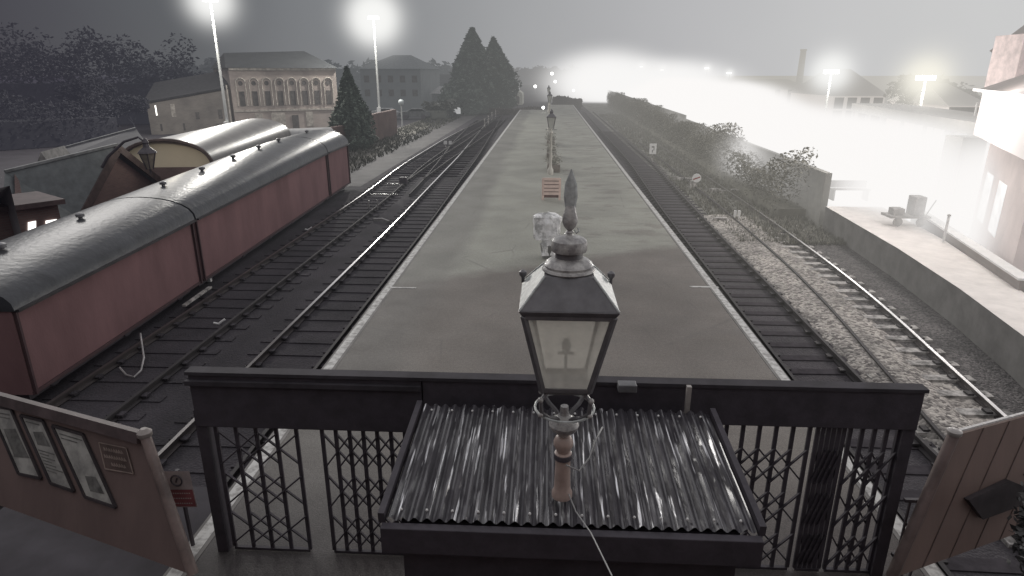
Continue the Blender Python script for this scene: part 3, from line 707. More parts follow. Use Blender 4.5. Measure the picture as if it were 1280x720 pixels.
# mill
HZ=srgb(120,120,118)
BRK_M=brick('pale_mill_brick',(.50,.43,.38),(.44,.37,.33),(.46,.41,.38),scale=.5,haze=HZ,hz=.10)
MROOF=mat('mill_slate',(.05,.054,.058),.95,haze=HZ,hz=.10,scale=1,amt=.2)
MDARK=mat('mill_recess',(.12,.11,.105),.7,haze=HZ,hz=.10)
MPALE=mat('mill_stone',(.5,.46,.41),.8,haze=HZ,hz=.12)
def mill():
    L0=Vector((-34.0,70.3,0)); L1=Vector((-24.4,76.5,0)); d=(L1-L0).normalized(); nb=Vector((-d.y,d.x,0)); Lg=(L1-L0).length
    ht=HT(L0,90); hr=HT(L1,86); ht=(ht+hr)/2
    t=thing('mill_building','pale brick mill with a row of arched windows and a dark slate roof','building',(-29,75,GZ))
    def P(s,z,o=0): q=L0+d*s-nb*o; return Vector((q.x,q.y,z))
    w_=MB().slab((L0.x,L0.y),(L1.x,L1.y),14,GZ-1,ht); w_.build('wall',BRK_M,t)
    co=MB().slab((L0.x,L0.y),(L1.x,L1.y),14.4,ht,ht+.25,off=-.2); co.build('cornice',MPALE,t)
    rz=HT(P(Lg*.9,0),66)
    r=MB(); a=P(-.3,ht+.25,.3);b=P(Lg+.3,ht+.25,.3);c=P(Lg+.3,ht+.25,-14.3);e_=P(-.3,ht+.25,-14.3); m1=P(3.5,rz,-5);m2=P(Lg-2.2,rz+.3,-5)
    m1=P(.5,rz,-6); 
    r.add([a,b,c,e_,m1,m2],[(0,1,5,4),(1,2,5),(2,3,4,5),(3,0,4)]); r.build('roof',MROOF,t)
    n_=8
    for i in range(n_):
        s=Lg*(i+.75)/(n_+.5); w2=.36
        z0=GZ+(ht-GZ)*.42; z1=GZ+(ht-GZ)*.66
        fr=MB(); pts=[]
        # arch recess surround
        za=GZ+(ht-GZ)*.80
        ar=[]
        for k in range(9):
            a_=math.pi*k/8; ar.append(P(s-(w2+.12)*math.cos(a_),za+(w2+.12)*math.sin(a_),.06))
        fr.tube(ar,.07,5); fr.tube([P(s-w2-.12,z0,.06),P(s-w2-.12,za,.06)],.06,5); fr.tube([P(s+w2+.12,z0,.06),P(s+w2+.12,za,.06)],.06,5)
        o=fr.build('arch_surround',MPALE,t)
        wi=MB(); wi.hexa([P(s-w2*.8,z0,.0),P(s+w2*.8,z0,.0),P(s+w2*.8,z0,.04),P(s-w2*.8,z0,.04),P(s-w2*.8,z1,.0),P(s+w2*.8,z1,.0),P(s+w2*.8,z1,.04),P(s-w2*.8,z1,.04)])
        wi.build('window',MDARK,t)
        up=MB(); zt=za-.05; cc=[P(s+(w2*.7)*math.cos(math.pi*2*k/10),zt+(w2*.7)*math.sin(math.pi*2*k/10),.04) for k in range(10)]
        up.add(cc,[tuple(range(10))]); up.build('fanlight',MDARK,t)
    for i,(s,w2,z0f,z1f,mm_) in enumerate(((Lg*.22,.4,0,.3,MPALE),(Lg*.40,.75,0,.3,MPALE),(Lg*.56,.35,0,.25,MDARK),(Lg*.70,.4,.05,.3,MPALE))):
        o=MB().hexa([P(s-w2,GZ+(ht-GZ)*z0f,0),P(s+w2,GZ+(ht-GZ)*z0f,0),P(s+w2,GZ+(ht-GZ)*z0f,.06),P(s-w2,GZ+(ht-GZ)*z0f,.06),P(s-w2,GZ+(ht-GZ)*z1f,0),P(s+w2,GZ+(ht-GZ)*z1f,0),P(s+w2,GZ+(ht-GZ)*z1f,.06),P(s-w2,GZ+(ht-GZ)*z1f,.06)]); o.build('doorway',mm_,t)
    bnd=MB(); bnd.bar(P(0,GZ+(ht-GZ)*.34,.03),P(Lg,GZ+(ht-GZ)*.34,.03),.1,.2); bnd.build('string_course',MPALE,t)
    # wing
    W0=Vector((-41.5,66.8,0)); W1=Vector((-34.2,70.1,0)); dw=(W1-W0).normalized(); wn=Vector((dw.y,-dw.x,0)); lw=(W1-W0).length
    tw=thing('mill_wing','lower brown brick wing with a bright window left of the arched mill','building',(-38,68,GZ))
    hw_=HT(W0,130); hw2=HT(W1,111)
    m=MB(); p=[W0,W1,W1-wn*9,W0-wn*9]
    m.hexa([(q.x,q.y,GZ-1) for q in p]+[(p[0].x,p[0].y,hw_),(p[1].x,p[1].y,hw2),(p[2].x,p[2].y,hw2),(p[3].x,p[3].y,hw_)]); m.build('wall',brick('wing_brick',(.26,.235,.21),(.22,.2,.18),(.26,.24,.22),scale=.5,haze=HZ,hz=.08),tw)
    m=MB(); m.hexa([(p[0].x-.2,p[0].y-.2,hw_+.004),(p[1].x,p[1].y-.2,hw2+.004),(p[2].x,p[2].y,hw2+1.8),(p[3].x,p[3].y,hw_+1.8),(p[0].x-.2,p[0].y-.2,hw_+.2),(p[1].x,p[1].y-.2,hw2+.2),(p[2].x,p[2].y,hw2+2.0),(p[3].x,p[3].y,hw_+2.0)]); m.build('roof',mat('wing_roof',(.055,.055,.06),.95,haze=HZ,hz=.05),tw)
    wins=[(.10,.62,.10,.42,LIT),(.30,.55,.35,.55,MPALE),(.13,.05,.16,.30,MDARK),(.40,.05,.16,.30,MDARK),(.58,.45,.3,.3,MDARK),(.86,.45,.35,.4,MDARK),(.83,.0,.5,.3,MDARK)]
    for f_,zf,wf,hf,mm_ in wins:
        s=lw*f_; z0=GZ+.2+(hw_-GZ)*zf*.9; z1=z0+1.1*hf*2.2; ww=wf*1.2
        a_=W0+dw*(s-ww/2)+wn*.04; b_=W0+dw*(s+ww/2)+wn*.04
        f0=MB().quad((a_.x,a_.y,z0),(b_.x,b_.y,z0),(b_.x,b_.y,z1),(a_.x,a_.y,z1)).build('window',mm_,tw)
    q=W1-dw*.15+wn*.15; MB().tube([(q.x,q.y,GZ),(q.x,q.y,hw2+.4)],.08,6).build('drainpipe',MPALE,tw)
mill()
# block beyond
def block(name,label,pts,zt,m,cat='building',base=GZ-1):
    o=MB(); n_=len(pts)
    o.add([(x,y,base) for x,y in pts]+[(x,y,zt) for x,y in pts],[tuple(range(n_,2*n_))]+[(i,(i+1)%n_,n_+(i+1)%n_,n_+i) for i in range(n_)])
    return o
def far_building(name,label,x0,x1,yt,Y,dep,m,roof=None,rp_=None,wins=0,base=GZ,hip=0.0):
    a=AT(x0,130,Y);b=AT(x1,130,Y); z=AT(x0,yt,Y).z
    t=thing(name,label,'building',((a.x+b.x)/2,Y,GZ))
    MB().box(a.x,b.x,Y,Y+dep,base,z).build('wall',m,t)
    if rp_:
        zr=AT(x0,rp_,Y+dep/2).z if rp_<yt else z+1
        r=MB(); w_=(b.x-a.x)*hip
        r.add([(a.x-.3,Y-.3,z+.003),(b.x+.3,Y-.3,z+.003),(b.x+.3,Y+dep,z+.003),(a.x-.3,Y+dep,z+.003),(a.x+w_,Y+dep/2,zr),(b.x-w_,Y+dep/2,zr)],[(0,1,5,4),(1,2,5),(2,3,4,5),(3,0,4)])
        r.build('roof',roof or MROOF,t)
    if wins:
        for i in range(wins):
            for zz in (.35,.68):
                xc=a.x+(b.x-a.x)*(i+.5)/wins; z0=GZ+(z-GZ)*zz
                MB().box(xc-.45,xc+.45,Y-.05,Y-.003,z0,z0+1.1).build('window',MDARK,t)
    return t
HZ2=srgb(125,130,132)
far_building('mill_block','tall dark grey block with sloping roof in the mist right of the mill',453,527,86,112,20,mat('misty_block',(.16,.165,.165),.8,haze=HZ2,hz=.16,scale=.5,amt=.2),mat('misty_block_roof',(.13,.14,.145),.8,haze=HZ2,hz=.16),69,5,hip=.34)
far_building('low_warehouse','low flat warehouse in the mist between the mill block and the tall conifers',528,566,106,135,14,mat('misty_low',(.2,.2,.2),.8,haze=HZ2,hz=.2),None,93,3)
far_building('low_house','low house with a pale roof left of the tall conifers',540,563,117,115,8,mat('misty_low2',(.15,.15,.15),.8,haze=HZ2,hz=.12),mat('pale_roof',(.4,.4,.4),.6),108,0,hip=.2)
# brick boundary wall left of tracks
bw=MB(); a=G(452,184);b=G(497,168); bw.slab((a.x,a.y),(b.x,b.y),.4,GZ,HT(b,141)*.55+HT(a,140)*.45)
tag(bw.build('brick_wall',brick('red_brown_brick',(.20,.13,.115),(.16,.105,.095),(.16,.14,.13))),'red brown brick wall right of the dark conifer','wall')
o=MB().slab((a.x-1.5,a.y-8),(a.x,a.y),.4,GZ,1.1); tag(o.build('brick_wall',MC['red_brown_brick']),'low brick wall in the shade at the foot of the dark conifer','wall')
bu=MB()
gl=AT(203,190,28); lamp_light('gable_fill_light',(gl.x,gl.y,gl.z+1.2),55,(1,.92,.75),.3)  # added warm light without a fitting, brightens the cream gable
# ------------------------------------------------------------------ trees
def leafmass(mb,n_,fn,s):
    for i in range(n_):
        p=fn(); 
        if p is None: continue
        a=Vector((random.gauss(0,1),random.gauss(0,1),random.gauss(0,.6))).normalized(); b=a.cross(Vector((random.random()-.5,random.random()-.5,random.random()))).normalized()
        q=s*random.uniform(.5,1.3)
        mb.add([p-a*q,p+b*q*.5,p+a*q,p-b*q*.5],[(0,1,2,3)])
def conifer(p,h,r,n_,label,m,group=None,leaf=.35,lean=0,peak=1.0,name='conifer_tree'):
    t=thing(name,label,'tree',tuple(p),group)
    tr=MB().tube([p,p+Vector((lean*.5,0,h*.5)),p+Vector((lean,0,h*.95))],[r*.09,r*.05,.02],7); tr.build('trunk',mat('bark',(.07,.06,.055),.9),t)
    br=MB()
    for i in range(26):
        z=h*(.08+.85*i/26); a=i*2.4; rr=r*prof(z/h,peak)*.85
        br.tube([p+Vector((lean*z/h,0,z)),p+Vector((lean*z/h+rr*math.cos(a),rr*math.sin(a),z+rr*.3))],[.05,.01],4)
    br.build('limbs',mat('bark',(.07,.06,.055),.9),t)
    mb=MB()
    def fn():
        zf=random.random()**.8; rr=r*prof(zf,peak)
        a=random.uniform(0,6.283); nn_=noise.noise(Vector((math.cos(a)*2.2,math.sin(a)*2.2,zf*h*.45))+p)
        nn_+=.6*noise.noise(Vector((math.cos(a)*5,math.sin(a)*5,zf*h*1.6))+p); rad=rr*(1+.5*nn_)*random.uniform(.4,1.0)**.5
        if random.random()<.75 and nn_<-.22: return None
        return p+Vector((lean*zf+rad*math.cos(a),rad*math.sin(a),zf*h+random.uniform(-.1,.1)*r))
    leafmass(mb,n_,fn,leaf); mb.build('crown',m,t); return t
def prof(f,peak):
    f=min(max(f,0),1)
    if f<.12: return .55+.45*f/.12
    return max(0.03,(1-((f-.12)/.88)**peak))
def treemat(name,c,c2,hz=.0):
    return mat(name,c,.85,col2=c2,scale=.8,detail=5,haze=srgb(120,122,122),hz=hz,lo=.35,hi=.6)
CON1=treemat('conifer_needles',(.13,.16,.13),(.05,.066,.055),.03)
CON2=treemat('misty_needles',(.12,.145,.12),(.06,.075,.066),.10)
p=G(441,186); h=HT(p,86)-GZ; conifer(p,h,h*.29,14000,'dark pointed conifer standing alone beside the brick wall',CON1,leaf=.19,peak=1.25)
p=G(592,141); h=HT(p,38)-GZ; conifer(p,h,4.0,16000,'tallest misty conifer in the clump left of the platform end',CON2,leaf=.42,peak=1.9)
p=G(614,141); p=Vector((p.x+.3,p.y+2,GZ)); h=HT(p,50)-GZ; conifer(p,h,3.5,14000,'slightly shorter conifer on the right of the misty clump',CON2,leaf=.42,peak=1.9)
p=G(578,143); h=HT(p,95)-GZ; conifer(p,h,3.4,6000,'rounded shrub at the left foot of the misty conifers',CON2,leaf=.4,peak=2.5,name='shrub')
def bare_tree(p,h,label,m,n_=1800,r=None,leaf=.28,group=None,name='bare_tree'):
    t=thing(name,label,'tree',tuple(p),group); r=r or h*.38
    tr=MB(); tips=[]
    def grow(a,d,l,rad,lev):
        b=a+d*l; tr.tube([a,(a+b)/2+Vector((random.uniform(-.06,.06)*l,0,0)),b],[rad,rad*.85,rad*.65],5,False)
        if lev==0: tips.append(b); return
        for k in range(3):
            nd=(d+Vector((random.gauss(0,.5),random.gauss(0,.5),random.gauss(.1,.25)))).normalized(); grow(b,nd,l*.72,rad*.6,lev-1)
    grow(Vector(p),Vector((0,0,1)),h*.3,h*.03,4); tr.build('trunk',m,t)
    mb=MB(); 
    def fn():
        q=random.choice(tips); return q+Vector((random.gauss(0,1),random.gauss(0,1),random.gauss(0,1)))*h*.055
    leafmass(mb,n_,fn,leaf); mb.build('crown',m,t); return t
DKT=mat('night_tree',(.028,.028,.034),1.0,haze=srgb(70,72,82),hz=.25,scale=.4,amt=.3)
for i,(px,top,D,hl) in enumerate(((30,150,60,'bare dark tree at the far left edge of the mist'),(88,128,62,'bare dark tree left of the tallest dark tree'),(128,92,66,'tallest bare dark tree behind the slate shed'),(166,118,64,'bare dark tree nearest the left end of the mill wing'),(196,95,86,'bare dark tree rising behind the mill wing roof'),(250,88,92,'spreading bare tree behind the mill wing near the light mast'))):
    q=AT(px,150,D); q=Vector((q.x,q.y,GZ)); bare_tree(q,HT(q,top)-GZ,hl,DKT,7000,leaf=.22)

# ------------------------------------------------------------------ light masts
GALV=mat('galvanised_mast',(.55,.56,.55),.4,scale=2,amt=.15)
def mast(px,base_py,top_py,Y,label,halo=3.0,power=9000,box=True,hm=None,lean=0):
    q=AT(px,base_py,Y); p=Vector((q.x,q.y,GZ)); zt=HT(p,top_py)
    t=thing('light_mast',label,'light mast',tuple(p))
    MB().tube([p,p+Vector((0,0,zt-GZ))],[.16,.09],8).build('pole',GALV,t,smooth=True)
    MB().box(p.x-.6,p.x+.6,p.y-.2,p.y+.2,zt,zt+.3).build('lamp_head',mat('lamp_white_hot',(1,1,1),.5,emit=(1,.98,.94),estr=8),t)
    if box: MB().box(p.x-.22,p.x+.22,p.y-.32,p.y-.12,HT(p,base_py-16),HT(p,base_py-8)).build('control_box',WHITE,t)
    o=MB().ball((p.x,p.y,zt+.1),halo,24,16).build('light_haze',hm or HALO,t)
    lamp_light('mast_light',(p.x,p.y-1.0,zt-.2),power)
    return t
mast(475,150,24,78,'tall slender mast with a glaring floodlight right of the mill',6.6,42000)
mast(286,168,2,60,'tall slender mast whose floodlight glows at the top left above the mill wing',4.6,20000)
# small yard lamp
p=G(503,160); t=thing('yard_lamp','short lamp post with a dim round head in front of the misty block','lamp post',tuple(p))
MB().tube([p,p+Vector((0,0,HT(p,130)-GZ))],.08,6).build('post',GALV,t); MB().ball((p.x,p.y,HT(p,128)),.35).build('lamp_head',mat('dim_head',(.6,.65,.66),.5),t,smooth=True)
# parked vehicles (simple distant cars)
def car(px,py,Y,label,m,L_=4.0,rot=0.2,h=1.45,van_=False):
    q=AT(px,py,Y); p=Vector((q.x,Y,GZ)); t=thing('parked_car',label,'car',tuple(p))
    b=MB()
    prof_=[(-.5,.25),(-.5,.62),(-.44,.72),(-.22,.78),(-.1,1),(.26,1),(.4,.74),(.5,.68),(.5,.25)] if not van_ else [(-.5,.2),(-.5,.95),(-.45,1),(.28,1),(.38,.7),(.5,.6),(.5,.2)]
    k=len(prof_); c,s=math.cos(rot),math.sin(rot)
    for w_ in (-.85,.85):
        for u,z in prof_: x=u*L_; b.v.append((p.x+x*c-w_*s,p.y+x*s+w_*c,GZ+z*h))
    b.f=[tuple(range(k)),tuple(range(2*k-1,k-1,-1))]+[(i,k+i,k+(i+1)%k,(i+1)%k) for i in range(k)]
    b.build('body',m,t,bevel=.06)
    g=MB()
    for w_ in (-.86,.86):
        pts=[(-.18,.76),(-.09,.95),(.24,.95),(.34,.76)]; g.add([(p.x+u*L_*c-w_*s,p.y+u*L_*s+w_*c,GZ+z*h) for u,z in pts],[(0,1,2,3)])
    g.build('window',mat('car_glass',(.03,.03,.035),.15),t)
    for u in (-.3,.3):
        for w_ in (-.8,.8):
            o=MB().lathe((0,0,0),[(.31,-.1),(.33,-.06),(.33,.06),(.31,.1)],14).build('wheel',DARK,t)
            o.location=(p.x+u*L_*c-w_*s,p.y+u*L_*s+w_*c,GZ+.33); o.rotation_euler=(R(90),0,rot)
    return t
car(556,132,98,'bright white van parked left of the tall conifers',mat('white_car_glow',(.85,.85,.85),.3,emit=(1,1,1),estr=.35),4.6,.15,1.9,True)  # van body glows faintly to look brightly lit
car(519,150,92,'dark car with pale roof parked behind the bank near the yard lamp',mat('dark_car_paint',(.16,.165,.17),.3),4.2,.1)
car(480,145,92,'silver car half hidden behind the brick wall',mat('silver_car_paint',(.45,.46,.46),.3),4.2,.0)
# cream hut with arched front
p0=G(628,131);p1=G(653,131)
t=thing('arched_hut','small cream hut with an arched roof and dark openings at the platform end','hut',tuple((p0+p1)/2))
Y=p0.y; x0,x1=p0.x,p1.x; zt=HT(p0,119); za=HT(p0,112.5)
m=MB(); pts=[(x0,GZ),(x1,GZ)]+[((x0+x1)/2+(x1-x0)/2*math.cos(math.pi*k/12),zt+(za-zt)*math.sin(math.pi*k/12)) for k in range(13)]
k=len(pts); m.v=[(x,Y,z) for x,z in pts]+[(x,Y+8,z) for x,z in pts]; m.f=[tuple(range(k)),tuple(range(2*k-1,k-1,-1))]+[((i+1)%k,i,k+i,k+(i+1)%k) for i in range(k)]
m.build('body',mat('hut_cream',(.62,.62,.54),.6,scale=1,amt=.1),t)
for f in (.14,.42,.68):
    xa=x0+(x1-x0)*f; MB().box(xa,xa+(x1-x0)*.17,Y-.1,Y-.01,GZ+.2,zt-.2).build('opening',mat('hut_dark',(.16,.15,.14),.7),t)
# palings along bank
for i in range(7):
    px=606+i*4.5; py=160-i*4.6; p=G(px,py)
    o=MB().tube([p,p+Vector((0,0,1.1))],.07,5).build('fence_post',SLEEP_L); tag(o,'one of the pale fence posts in a row beside the left tracks','post',group='pale posts beside the left tracks')
# hedge/dark mass beyond platform end, left and right of centre
def hedge(name,label,pts,h0,h1,wd,m,n_,leaf,seed=0,cat='hedge'):
    mb=MB(); core=MB()
    for (a,b) in zip(pts,pts[1:]):
        a=Vector((*a,0));b=Vector((*b,0)); d=(b-a).normalized(); nn_=Vector((-d.y,d.x,0)); l=(b-a).length
        core.slab((a.x,a.y),(b.x,b.y),wd*.7,GZ,GZ+h0*(.75 if name!='thicket' else .3),off=-wd*.35)
    lens=[(Vector(b)-Vector(a)).length for a,b in zip(pts,pts[1:])]; tot=sum(lens)
    def fn():
        s=random.random()*tot; i=0
        while i<len(lens)-1 and s>lens[i]: s-=lens[i]; i+=1
        a=Vector((*pts[i],0));b=Vector((*pts[i+1],0)); d=(b-a).normalized(); nn_=Vector((-d.y,d.x,0))
        q=a+d*s+nn_*random.uniform(-.5,.5)*wd; hh=h0+(h1-h0)*(.5+.9*noise.noise(q*.22+Vector((seed,0,0))))
        return Vector((q.x,q.y,GZ+hh*random.random()**.5))
    leafmass(mb,n_,fn,leaf)
    t=thing(name,label,cat,(pts[0][0],pts[0][1],GZ)); mb.build('foliage',m,t); core.build('stems',m,t); return t
HEDG=treemat('hedge_leaf',(.13,.135,.12),(.06,.06,.055),.04)
hedge('hedge','brownish hedge beyond the left half of the platform end',[(-9,104),(-.6,104)],.4,1.0,2.5,mat('brown_hedge',(.15,.13,.125),.9,col2=(.08,.072,.07),scale=.6,haze=HZ,hz=.06),5000,.3)
hedge('hedge','dark hedge along the far end of the right half of the platform',[(1,119),(6,119)],1.2,2.2,3,mat('brown_hedge',(.15,.13,.125),.9),3500,.3)
hedge('hedge','leafy bank between the misty conifers and the left tracks',[(-15.5,92),(-14,125),(-13,150)],1.5,3.2,4,HEDG,7000,.4)
# distant low town: treeline and sheds
FAR=mat('distant_treeline',(.2,.2,.2),.9,haze=srgb(135,135,138),hz=.32,scale=.05,amt=.3)
hedge('treeline','distant misty treeline on the horizon behind the platform end',[(-60,330),(-20,360),(30,360),(60,340)],5.5,9.5,10,FAR,7000,1.6,cat='treeline')
hedge('wood','dark bank of trees filling the far left behind the slate shed',[(-110,62),(-75,80),(-46,84)],6.5,12,9,DKT,30000,.27,7,cat='wood')
hedge('hedge','dark hedge closing the yard behind the slate shed',[(-75,36),(-52,47),(-41,60)],3.0,5.5,5,DKT,16000,.16,11)
hedge('treeline','misty line of trees behind the mill and its block',[(-120,190),(-60,200),(-20,210)],5,10,10,mat('misty_trees',(.12,.125,.125),.9,haze=HZ2,hz=.16),7000,1.1,cat='treeline')
far_building('distant_shed','long low pale shed in the distance beyond the platform',702,714,107,240,20,mat('dist_white',(.6,.6,.58),.7),None,104,0)
far_building('distant_white_hut','small white hut in the distance right of the conifers',641,648,104,230,10,mat('dist_white2',(.7,.7,.7),.7,emit=(1,1,1),estr=.3),None,102,0)  # white wall given a faint glow of its own
for i,(px,py,Y,lb) in enumerate(((669,108,210,'far white lamp left of the platform lamp line'),(694,102,250,'brightest far lamp just above the platform end'),(690,92,260,'high far lamp on the horizon above the platform end'),(717,113,170,'low far lamp beside the right platform end'),(679,134.5,92,'white lamp globe low beside the second platform lamp post'))):
    q=AT(px,py,Y); t=thing('distant_lamp',lb,'lamp',(q.x,Y,GZ if Y>100 else 0)); r_=.3*Y/150
    MB().tube([(q.x,Y,GZ if Y>100 else 0),(q.x,Y,q.z)],.04*Y/100,5).build('post',GALV,t); MB().ball(tuple(q),r_).build('lamp_head',MC['lamp_white_hot'],t)

# ------------------------------------------------------------------ platform furniture
GLASSP=None
def lantern_post(x,y,h,label,scale=1.0):
    t=thing('platform_lamp',label,'lamp post',(x,y,0),group='lamps down the middle of the platform')
    P=lambda z:(x,y,z)
    MB().lathe(P(0),[(.16,0),(.16,.25),(.1,.35),(.075,.5),(.06,h-1.15),(.09,h-1.1),(.05,h-1.0),(.04,h-.85)],12).build('post',mat('lamp_post_cream',(.62,.6,.54),.45,scale=4,amt=.1),t,smooth=True)
    MB().lathe(P(h-.88),[(.17,0),(.3,.55),(.32,.57)],4,ph=math.pi/4).build('glazing',mat('lantern_pale_glass',(.55,.56,.52),.3,scale=3,amt=.15),t)
    MB().lathe(P(h-.31),[(.37,0),(.36,.03),(.12,.2),(.12,.26),(.14,.28),(.02,.42)],4,ph=math.pi/4).build('lantern_roof',LANT,t)
    fr=MB()
    for sx in (-1,1):
        for sy in (-1,1): fr.bar((x+sx*.12,y+sy*.12,h-.88),(x+sx*.215,y+sy*.215,h-.31),.03)
    fr.bar((x-.3,y,h-.95),(x+.3,y,h-.95),.03); fr.build('frame',LANT,t)
    return t
q=G(688,218,0); hh=HT(q,139); lantern_post(.22,q.y,hh,'nearest cream lamp post down the middle of the platform behind the planting')
lantern_post(.2,62,3.5,'second lamp post down the platform, beyond the planting')
lantern_post(.15,92,3.5,'third and farthest lamp post down the middle of the platform')
# planting around the posts
FLW=mat('mixed_planting',(.55,.54,.48),.85,col2=(.2,.2,.17),scale=5,lo=.4,hi=.6)
def planter(x,y,lx,ly,h,label,mleaf,mtub,n_=900,leaf=.06):
    t=thing('planter',label,'planter',(x,y,0))
    MB().box(x-lx/2,x+lx/2,y-ly/2,y+ly/2,0,.4).build('trough',mtub,t,bevel=.02)
    mb=MB(); leafmass(mb,n_,lambda: Vector((x+random.gauss(0,lx*.27),y+random.uniform(-.5,.5)*ly,.4+abs(random.gauss(0,.5))*h)),leaf); mb.build('plants',mleaf,t); return t
TUB=mat('planter_timber',(.3,.27,.24),.8)
planter(.4,36.5,.7,2.0,.45,'timber planter with tall plants around the nearest lamp post',FLW,TUB)
planter(.3,42,.6,2.5,.5,'long timber planter behind the nearest lamp post',FLW,TUB)
planter(.3,50,.6,2.0,.5,'timber planter halfway between the first and second lamp posts',FLW,TUB)
# pink slatted crate
q=G(689,250,0)
t=thing('slatted_bench','pinkish slatted wooden bench end standing in the middle of the platform','bench',(q.x,q.y,0))
PK=mat('pink_slats',(.88,.70,.62),.6,scale=6,amt=.15)
zt=HT(q,223); bw_=.36
for i in range(5):
    z=.22+(zt-.22)*i/4.6
    MB().box(q.x-bw_,q.x+bw_,q.y-.03,q.y,z,z+.12).build('slat',PK,t)
for sx in (-1,1): MB().box(q.x+sx*bw_-.05,q.x+sx*bw_+.05,q.y,q.y+.08,0,zt).build('leg',PK,t)
MB().box(q.x-bw_,q.x+bw_,q.y+.08,q.y+.5,.4,.45).build('seat',PK,t)
MB().box(q.x-bw_+.05,q.x+bw_-.05,q.y+.005,q.y+.05,.1,zt-.03).build('back_board',mat('bench_back',(.2,.13,.12),.8),t)
# white heaped planting
q=G(684,322,0)
t=thing('wrapped_planter','tall planter wrapped in crumpled white plastic sheeting behind the big lantern','planter',(q.x,q.y,0))
zt=HT(q,266)
WRAP=mat('crumpled_sheeting',(.85,.85,.84),.28,col2=(.34,.34,.33),scale=3.2,detail=5,bump=.9,bscale=7,lo=.40,hi=.54,emit=(1,1,1),estr=.05)  # dark folds and a faint glow painted into the sheeting
def wrap(cx,cy,z0,z1,hx,hy,seed,name):
    mb=MB(); NA,NZ=44,34
    for i in range(NZ+1):
        z=z0+(z1-z0)*i/NZ
        for k in range(NA):
            a=2*math.pi*k/NA; c_,s_=math.cos(a),math.sin(a); sqf=1/max(abs(c_),abs(s_))**.75
            d=1+.28*noise.noise(Vector((c_*1.8,s_*1.8,z*2.2))+Vector((seed,0,0)))+.12*noise.noise(Vector((c_*5,s_*5,z*6))+Vector((seed,3,0)))
            tp=1 if i<NZ-3 else (.92,.75,.4,.05)[i-NZ+3]
            mb.v.append((cx+hx*c_*sqf*d*tp,cy+hy*s_*sqf*d*tp,z+(.05*noise.noise(Vector((c_*3,s_*3,seed))) if i>NZ-4 else 0)))
    for i in range(NZ):
        for k in range(NA): mb.f.append((i*NA+k,i*NA+(k+1)%NA,(i+1)*NA+(k+1)%NA,(i+1)*NA+k))
    mb.f.append(tuple((NZ)*NA+k for k in range(NA)))
    return mb.build(name,WRAP,t,smooth=False)
MB().lathe((q.x+.05,q.y,0),[(.2,0),(.26,.4),(.28,.42),(.2,.44)],16).build('tub',mat('tub_grey',(.4,.4,.39),.7),t,smooth=True)
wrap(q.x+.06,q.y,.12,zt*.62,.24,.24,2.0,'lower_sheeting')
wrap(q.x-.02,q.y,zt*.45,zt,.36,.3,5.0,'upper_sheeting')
q2=G(697,318,0); o=MB().lathe((q2.x+.3,q2.y,0),[(.17,0),(.18,.4),(.1,.55),(.11,.65),(.05,.7)],14).build('milk_churn',mat('churn',(.5,.5,.5),.35,metal=.4),smooth=True); tag(o,'pale metal churn beside the white planting behind the lantern','churn')

# ------------------------------------------------------------------ foreground lantern
LX,LY=.165,4.25
t=thing('station_lamp','large black gas style lantern on a cream post standing over the corrugated roof','lamp post',(LX,LY,2.05))
def sq(z0,h0,z1,h1,name,m,parent=t,bev=0):
    return MB().hexa([(LX-h0,LY-h0,z0),(LX+h0,LY-h0,z0),(LX+h0,LY+h0,z0),(LX-h0,LY+h0,z0),(LX-h1,LY-h1,z1),(LX+h1,LY-h1,z1),(LX+h1,LY+h1,z1),(LX-h1,LY+h1,z1)]).build(name,m,parent,bevel=bev)
roof=sq(3.72,.325,3.905,.165,'lantern_roof',LANT)
sq(3.675,.31,3.718,.335,'eaves_rim',LANT,bev=.008)
for sx in (-1,1):
    for sy in (-1,1): MB().tube([(LX+sx*.325,LY+sy*.325,3.722),(LX+sx*.165,LY+sy*.165,3.91)],.009,6).build('roof_rib',LANTG,t)
# lighter side facets
for sx in (-1,1):
    MB().quad((LX+sx*.327,LY-.315,3.723),(LX+sx*.327,LY+.315,3.723),(LX+sx*.168,LY+.16,3.905),(LX+sx*.168,LY-.16,3.905)).build('side_plate',LANTG,t)
C0=(LX,LY,0)
MB().lathe(C0,[(.175,3.905),(.185,3.915),(.178,3.93),(.165,3.935),(.17,3.95),(.16,3.965),(.135,3.985),(.10,3.995),(.10,4.0)],28).build('vent_ring',LANTC,t,smooth=True)
MB().lathe(C0,[(.095,3.99),(.093,4.06)],24).build('chimney',LANT,t,smooth=True)
MB().lathe(C0,[(.118,4.045),(.124,4.055),(.124,4.09),(.118,4.12),(.095,4.138),(.05,4.145),(.025,4.155),(.02,4.17)],28).build('chimney_cap',LANTC,t,smooth=True)
MB().lathe(C0,[(.018,4.165),(.03,4.175),(.018,4.19),(.04,4.215),(.052,4.245),(.05,4.28),(.038,4.325),(.028,4.36)],20).build('finial_bulb',LANTC,t,smooth=True)
MB().lathe(C0,[(.036,4.345),(.046,4.42),(.04,4.5),(.004,4.60)],8,flat=.4).build('finial_spike',LANTG,t)
MB().tube([(LX+.055,LY-.02,4.21),(LX+.06,LY-.03,4.19),(LX+.045,LY-.03,4.175),(LX+.035,LY,4.19)],.006,6).build('wire_loop',LANTG,t)
for sx in (-1,1):
    MB().lathe((LX+sx*.325,LY+.28,3.72),[(.012,0),(.012,.04),(.028,.06),(.028,.085),(.005,.1)],10).build('corner_knob',LANT,t,smooth=True)
